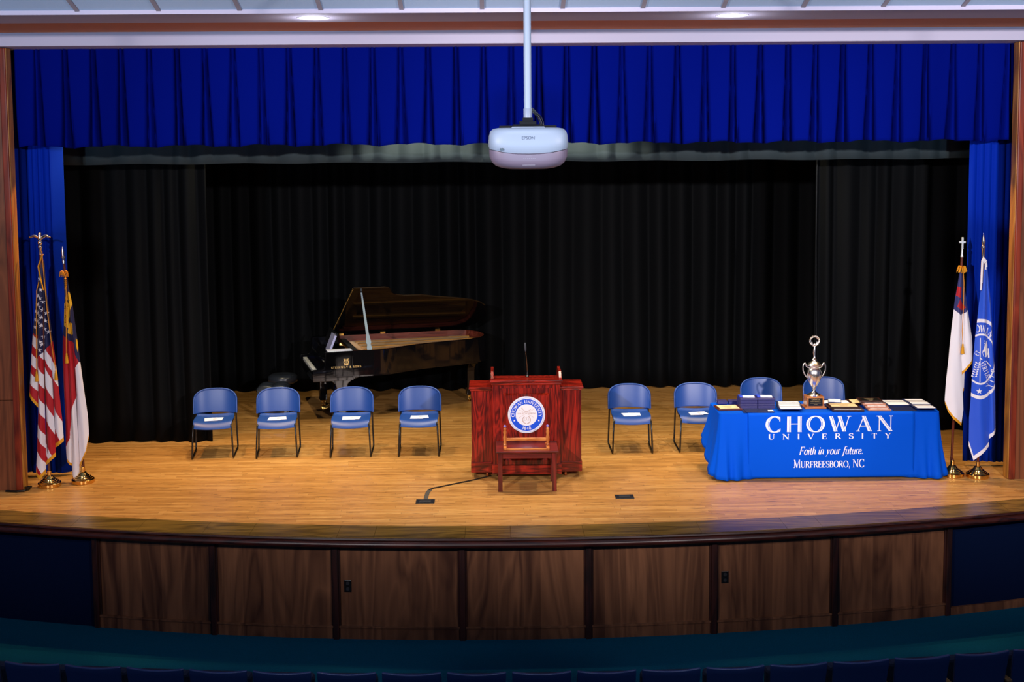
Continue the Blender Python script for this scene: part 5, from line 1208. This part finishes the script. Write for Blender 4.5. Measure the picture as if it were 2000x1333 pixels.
FU = overlay_fn(VS, SCX, SCZ)
def FUq(x, y, l): return FU(x, y, l)
b = MB()
def glyph_at(ch, x, z, h, ang, sx=.62):
    QS = []
    for l, q in strokes(ch, .20, .09):
        n_ = 4 if hypot(q[0][0]-q[3][0], q[0][1]-q[3][1]) > .25 else 1
        lerp = lambda a_, b_, t_: (a_[0]+(b_[0]-a_[0])*t_, a_[1]+(b_[1]-a_[1])*t_)
        QS += [[lerp(q[0], q[3], j/n_), lerp(q[1], q[2], j/n_), lerp(q[1], q[2], (j+1)/n_), lerp(q[0], q[3], (j+1)/n_)] for j in range(n_)]
    for q in QS:
        pts = []
        for px, py in q: lx = (px-G[ch][0]/2)*h*sx; ly = (py-.5)*h; a = R(ang); pts.append((x+lx*cos(a)-ly*sin(a), z+lx*sin(a)+ly*cos(a)))
        if any(not (interp(VL, py+SCZ, 1, 0) < px+SCX-.2 and px+SCX+.2 < interp(VR, py+SCZ, 1, 0)) for px, py in pts): continue
        b.add([FU(px/100, py/100, 0) for px, py in pts], [(0, 1, 2, 3)])
for ch, x, z, a in (('O', -4.4, 34.5, 6), ('W', 1.0, 34.3, -4), ('A', 6.8, 31.5, -22), ('N', 10.6, 27.5, -34), ('S', 15.6, -15.0, 58), ('I', 14.2, -20.2, 62), ('T', 12.6, -25.2, 66), ('Y', 10.8, -30.6, 70)): glyph_at(ch, x, z, 7.8, a)
for i, ch in enumerate('VERITAS'): glyph_at(ch, 1.8+1.3*i, -4.5-2.9*i, 5.6, -66, .62)
for i, ch in enumerate('ET'): glyph_at(ch, -5.0+1.3*i, 5.2+2.6*i, 4.6, 64, .6)
F0 = lambda x, y, l: FU(x/100, y/100, 0)
line2(b, [(1.0-2.6, 24), (-1.2, -26)], .8, F0); line2(b, [(-5.5, 6), (0, 0), (6, -2.6), (12, -9)], .9, F0)
for poly in ([(2.2, 3), (5.6, 2.2), (9.0, 5), (7.0, 9.5), (7.6, 15.5), (5.8, 20.5), (2.6, 21.5), (1.8, 18.5), (3.4, 17), (2.4, 12.5), (.6, 8)], [(9.0, 1), (10.4, 1.5), (9.4, 12), (8.2, 12)]):
    b.add([F0(x, z, 0) for x, z in poly], [tuple(range(len(poly)))])
for k in range(7):
    z0_ = -5-2.6*k; x0_ = -3.6-.75*k*.7
    for s in (-1, 1):
        q = [(x0_, z0_), (x0_+s*2.1, z0_+2.6), (x0_+s*2.6, z0_+.6)]; b.add([F0(x, z, 0) for x, z in q], [(0, 1, 2)])
b.add([F0(x, z, 0) for x, z in star_poly(-1.6, -36.5, 3.4)], [tuple(range(10))])
b.build('seal_emblem', M_NYW, unc)
b = MB()
for k, (x0_, ln_) in enumerate(((-.030, .36), (-.022, .28), (.020, .13), (.030, .10))): b.tube([(.0, -.02, 2.50), (x0_*.7, -.03, 2.47), (x0_, -.035, 2.50-ln_)], .009, 8)
b.tube([(-.015, -.02, 2.48), (.02, -.03, 2.46), (.0, -.035, 2.44)], .016, 8)
b.build('white_tassels', M_NYW, un, smooth=60)

# ------------------------------------------------------------------ front row of house seats, seen from behind
M_SEAT = mat('seat_shell_navy', '#30406e', .3, spec=.6); M_SEATF = mat('seat_fabric', '#101a34', .9); M_ARM = wood('seat_arm_wood', '#6b4a2a', '#a07a4c', .5, 'Y', 1)
def make_seat():
    t = empty('auditorium_seat', (0, 0, 0))
    b = MB()
    def sh(u, v):
        s = u*2-1; w = .222-.022*v; z = .858-.56*v+(.012*s*s if v < .06 else 0); y = -.02*(1-s*s)+.10*(1-v)*-1+.05; return (s*w, y, z)
    b.grid(sh, 16, 14); b.build('back_shell', M_SEAT, t, smooth=70, solid=.024, bevel=.006)
    b = MB(); b.grid(lambda u, v: ((u*2-1)*(.206-.02*v), .082-.10*(1-v)-.03*(1-(u*2-1)**2), .835-.42*v), 10, 8); b.build('back_cushion', M_SEATF, t, smooth=70, solid=.03)
    MB().box(-.21, .21, .06, .17, .32, .78).build('folded_seat', M_SEATF, t, bevel=.03)
    MB().box(-.255, -.232, -.05, .30, 0, .52).build('side_frame', M_STEEL, t, bevel=.006)
    MB().box(-.268, -.220, -.05, .24, .60, .628).build('armrest', M_ARM, t, bevel=.008)
    MB().box(-.255, -.232, -.02, .10, .50, .60).build('arm_support', M_STEEL, t)
    return t
seat = make_seat(); SN = ['leftmost, cut off by the edge', 'second from the left', 'third from the left', 'fourth from the left', 'fifth from the left', 'sixth from the left', 'seventh from the left', 'eighth from the left',
      'ninth from the left', 'tenth from the left, below the lectern', 'eighth from the right', 'seventh from the right', 'sixth from the right', 'fifth from the right', 'fourth from the right', 'third from the right', 'second from the right', 'furthest right, cut off by the edge']
for i in range(18):
    k = i-9; o = seat if i == 0 else copy_tree(seat); x = .325+.4885*k; a = (x-.2)/25.5
    if i == 17: x -= .01
    o.location = (x, 33.98-sqrt(25.0**2-(x-.2)**2), -1.05); o.rotation_euler.z = a
    tag(o, 'dark navy auditorium seat in the front row, '+SN[i], 'auditorium seat', 'front row of auditorium seats')
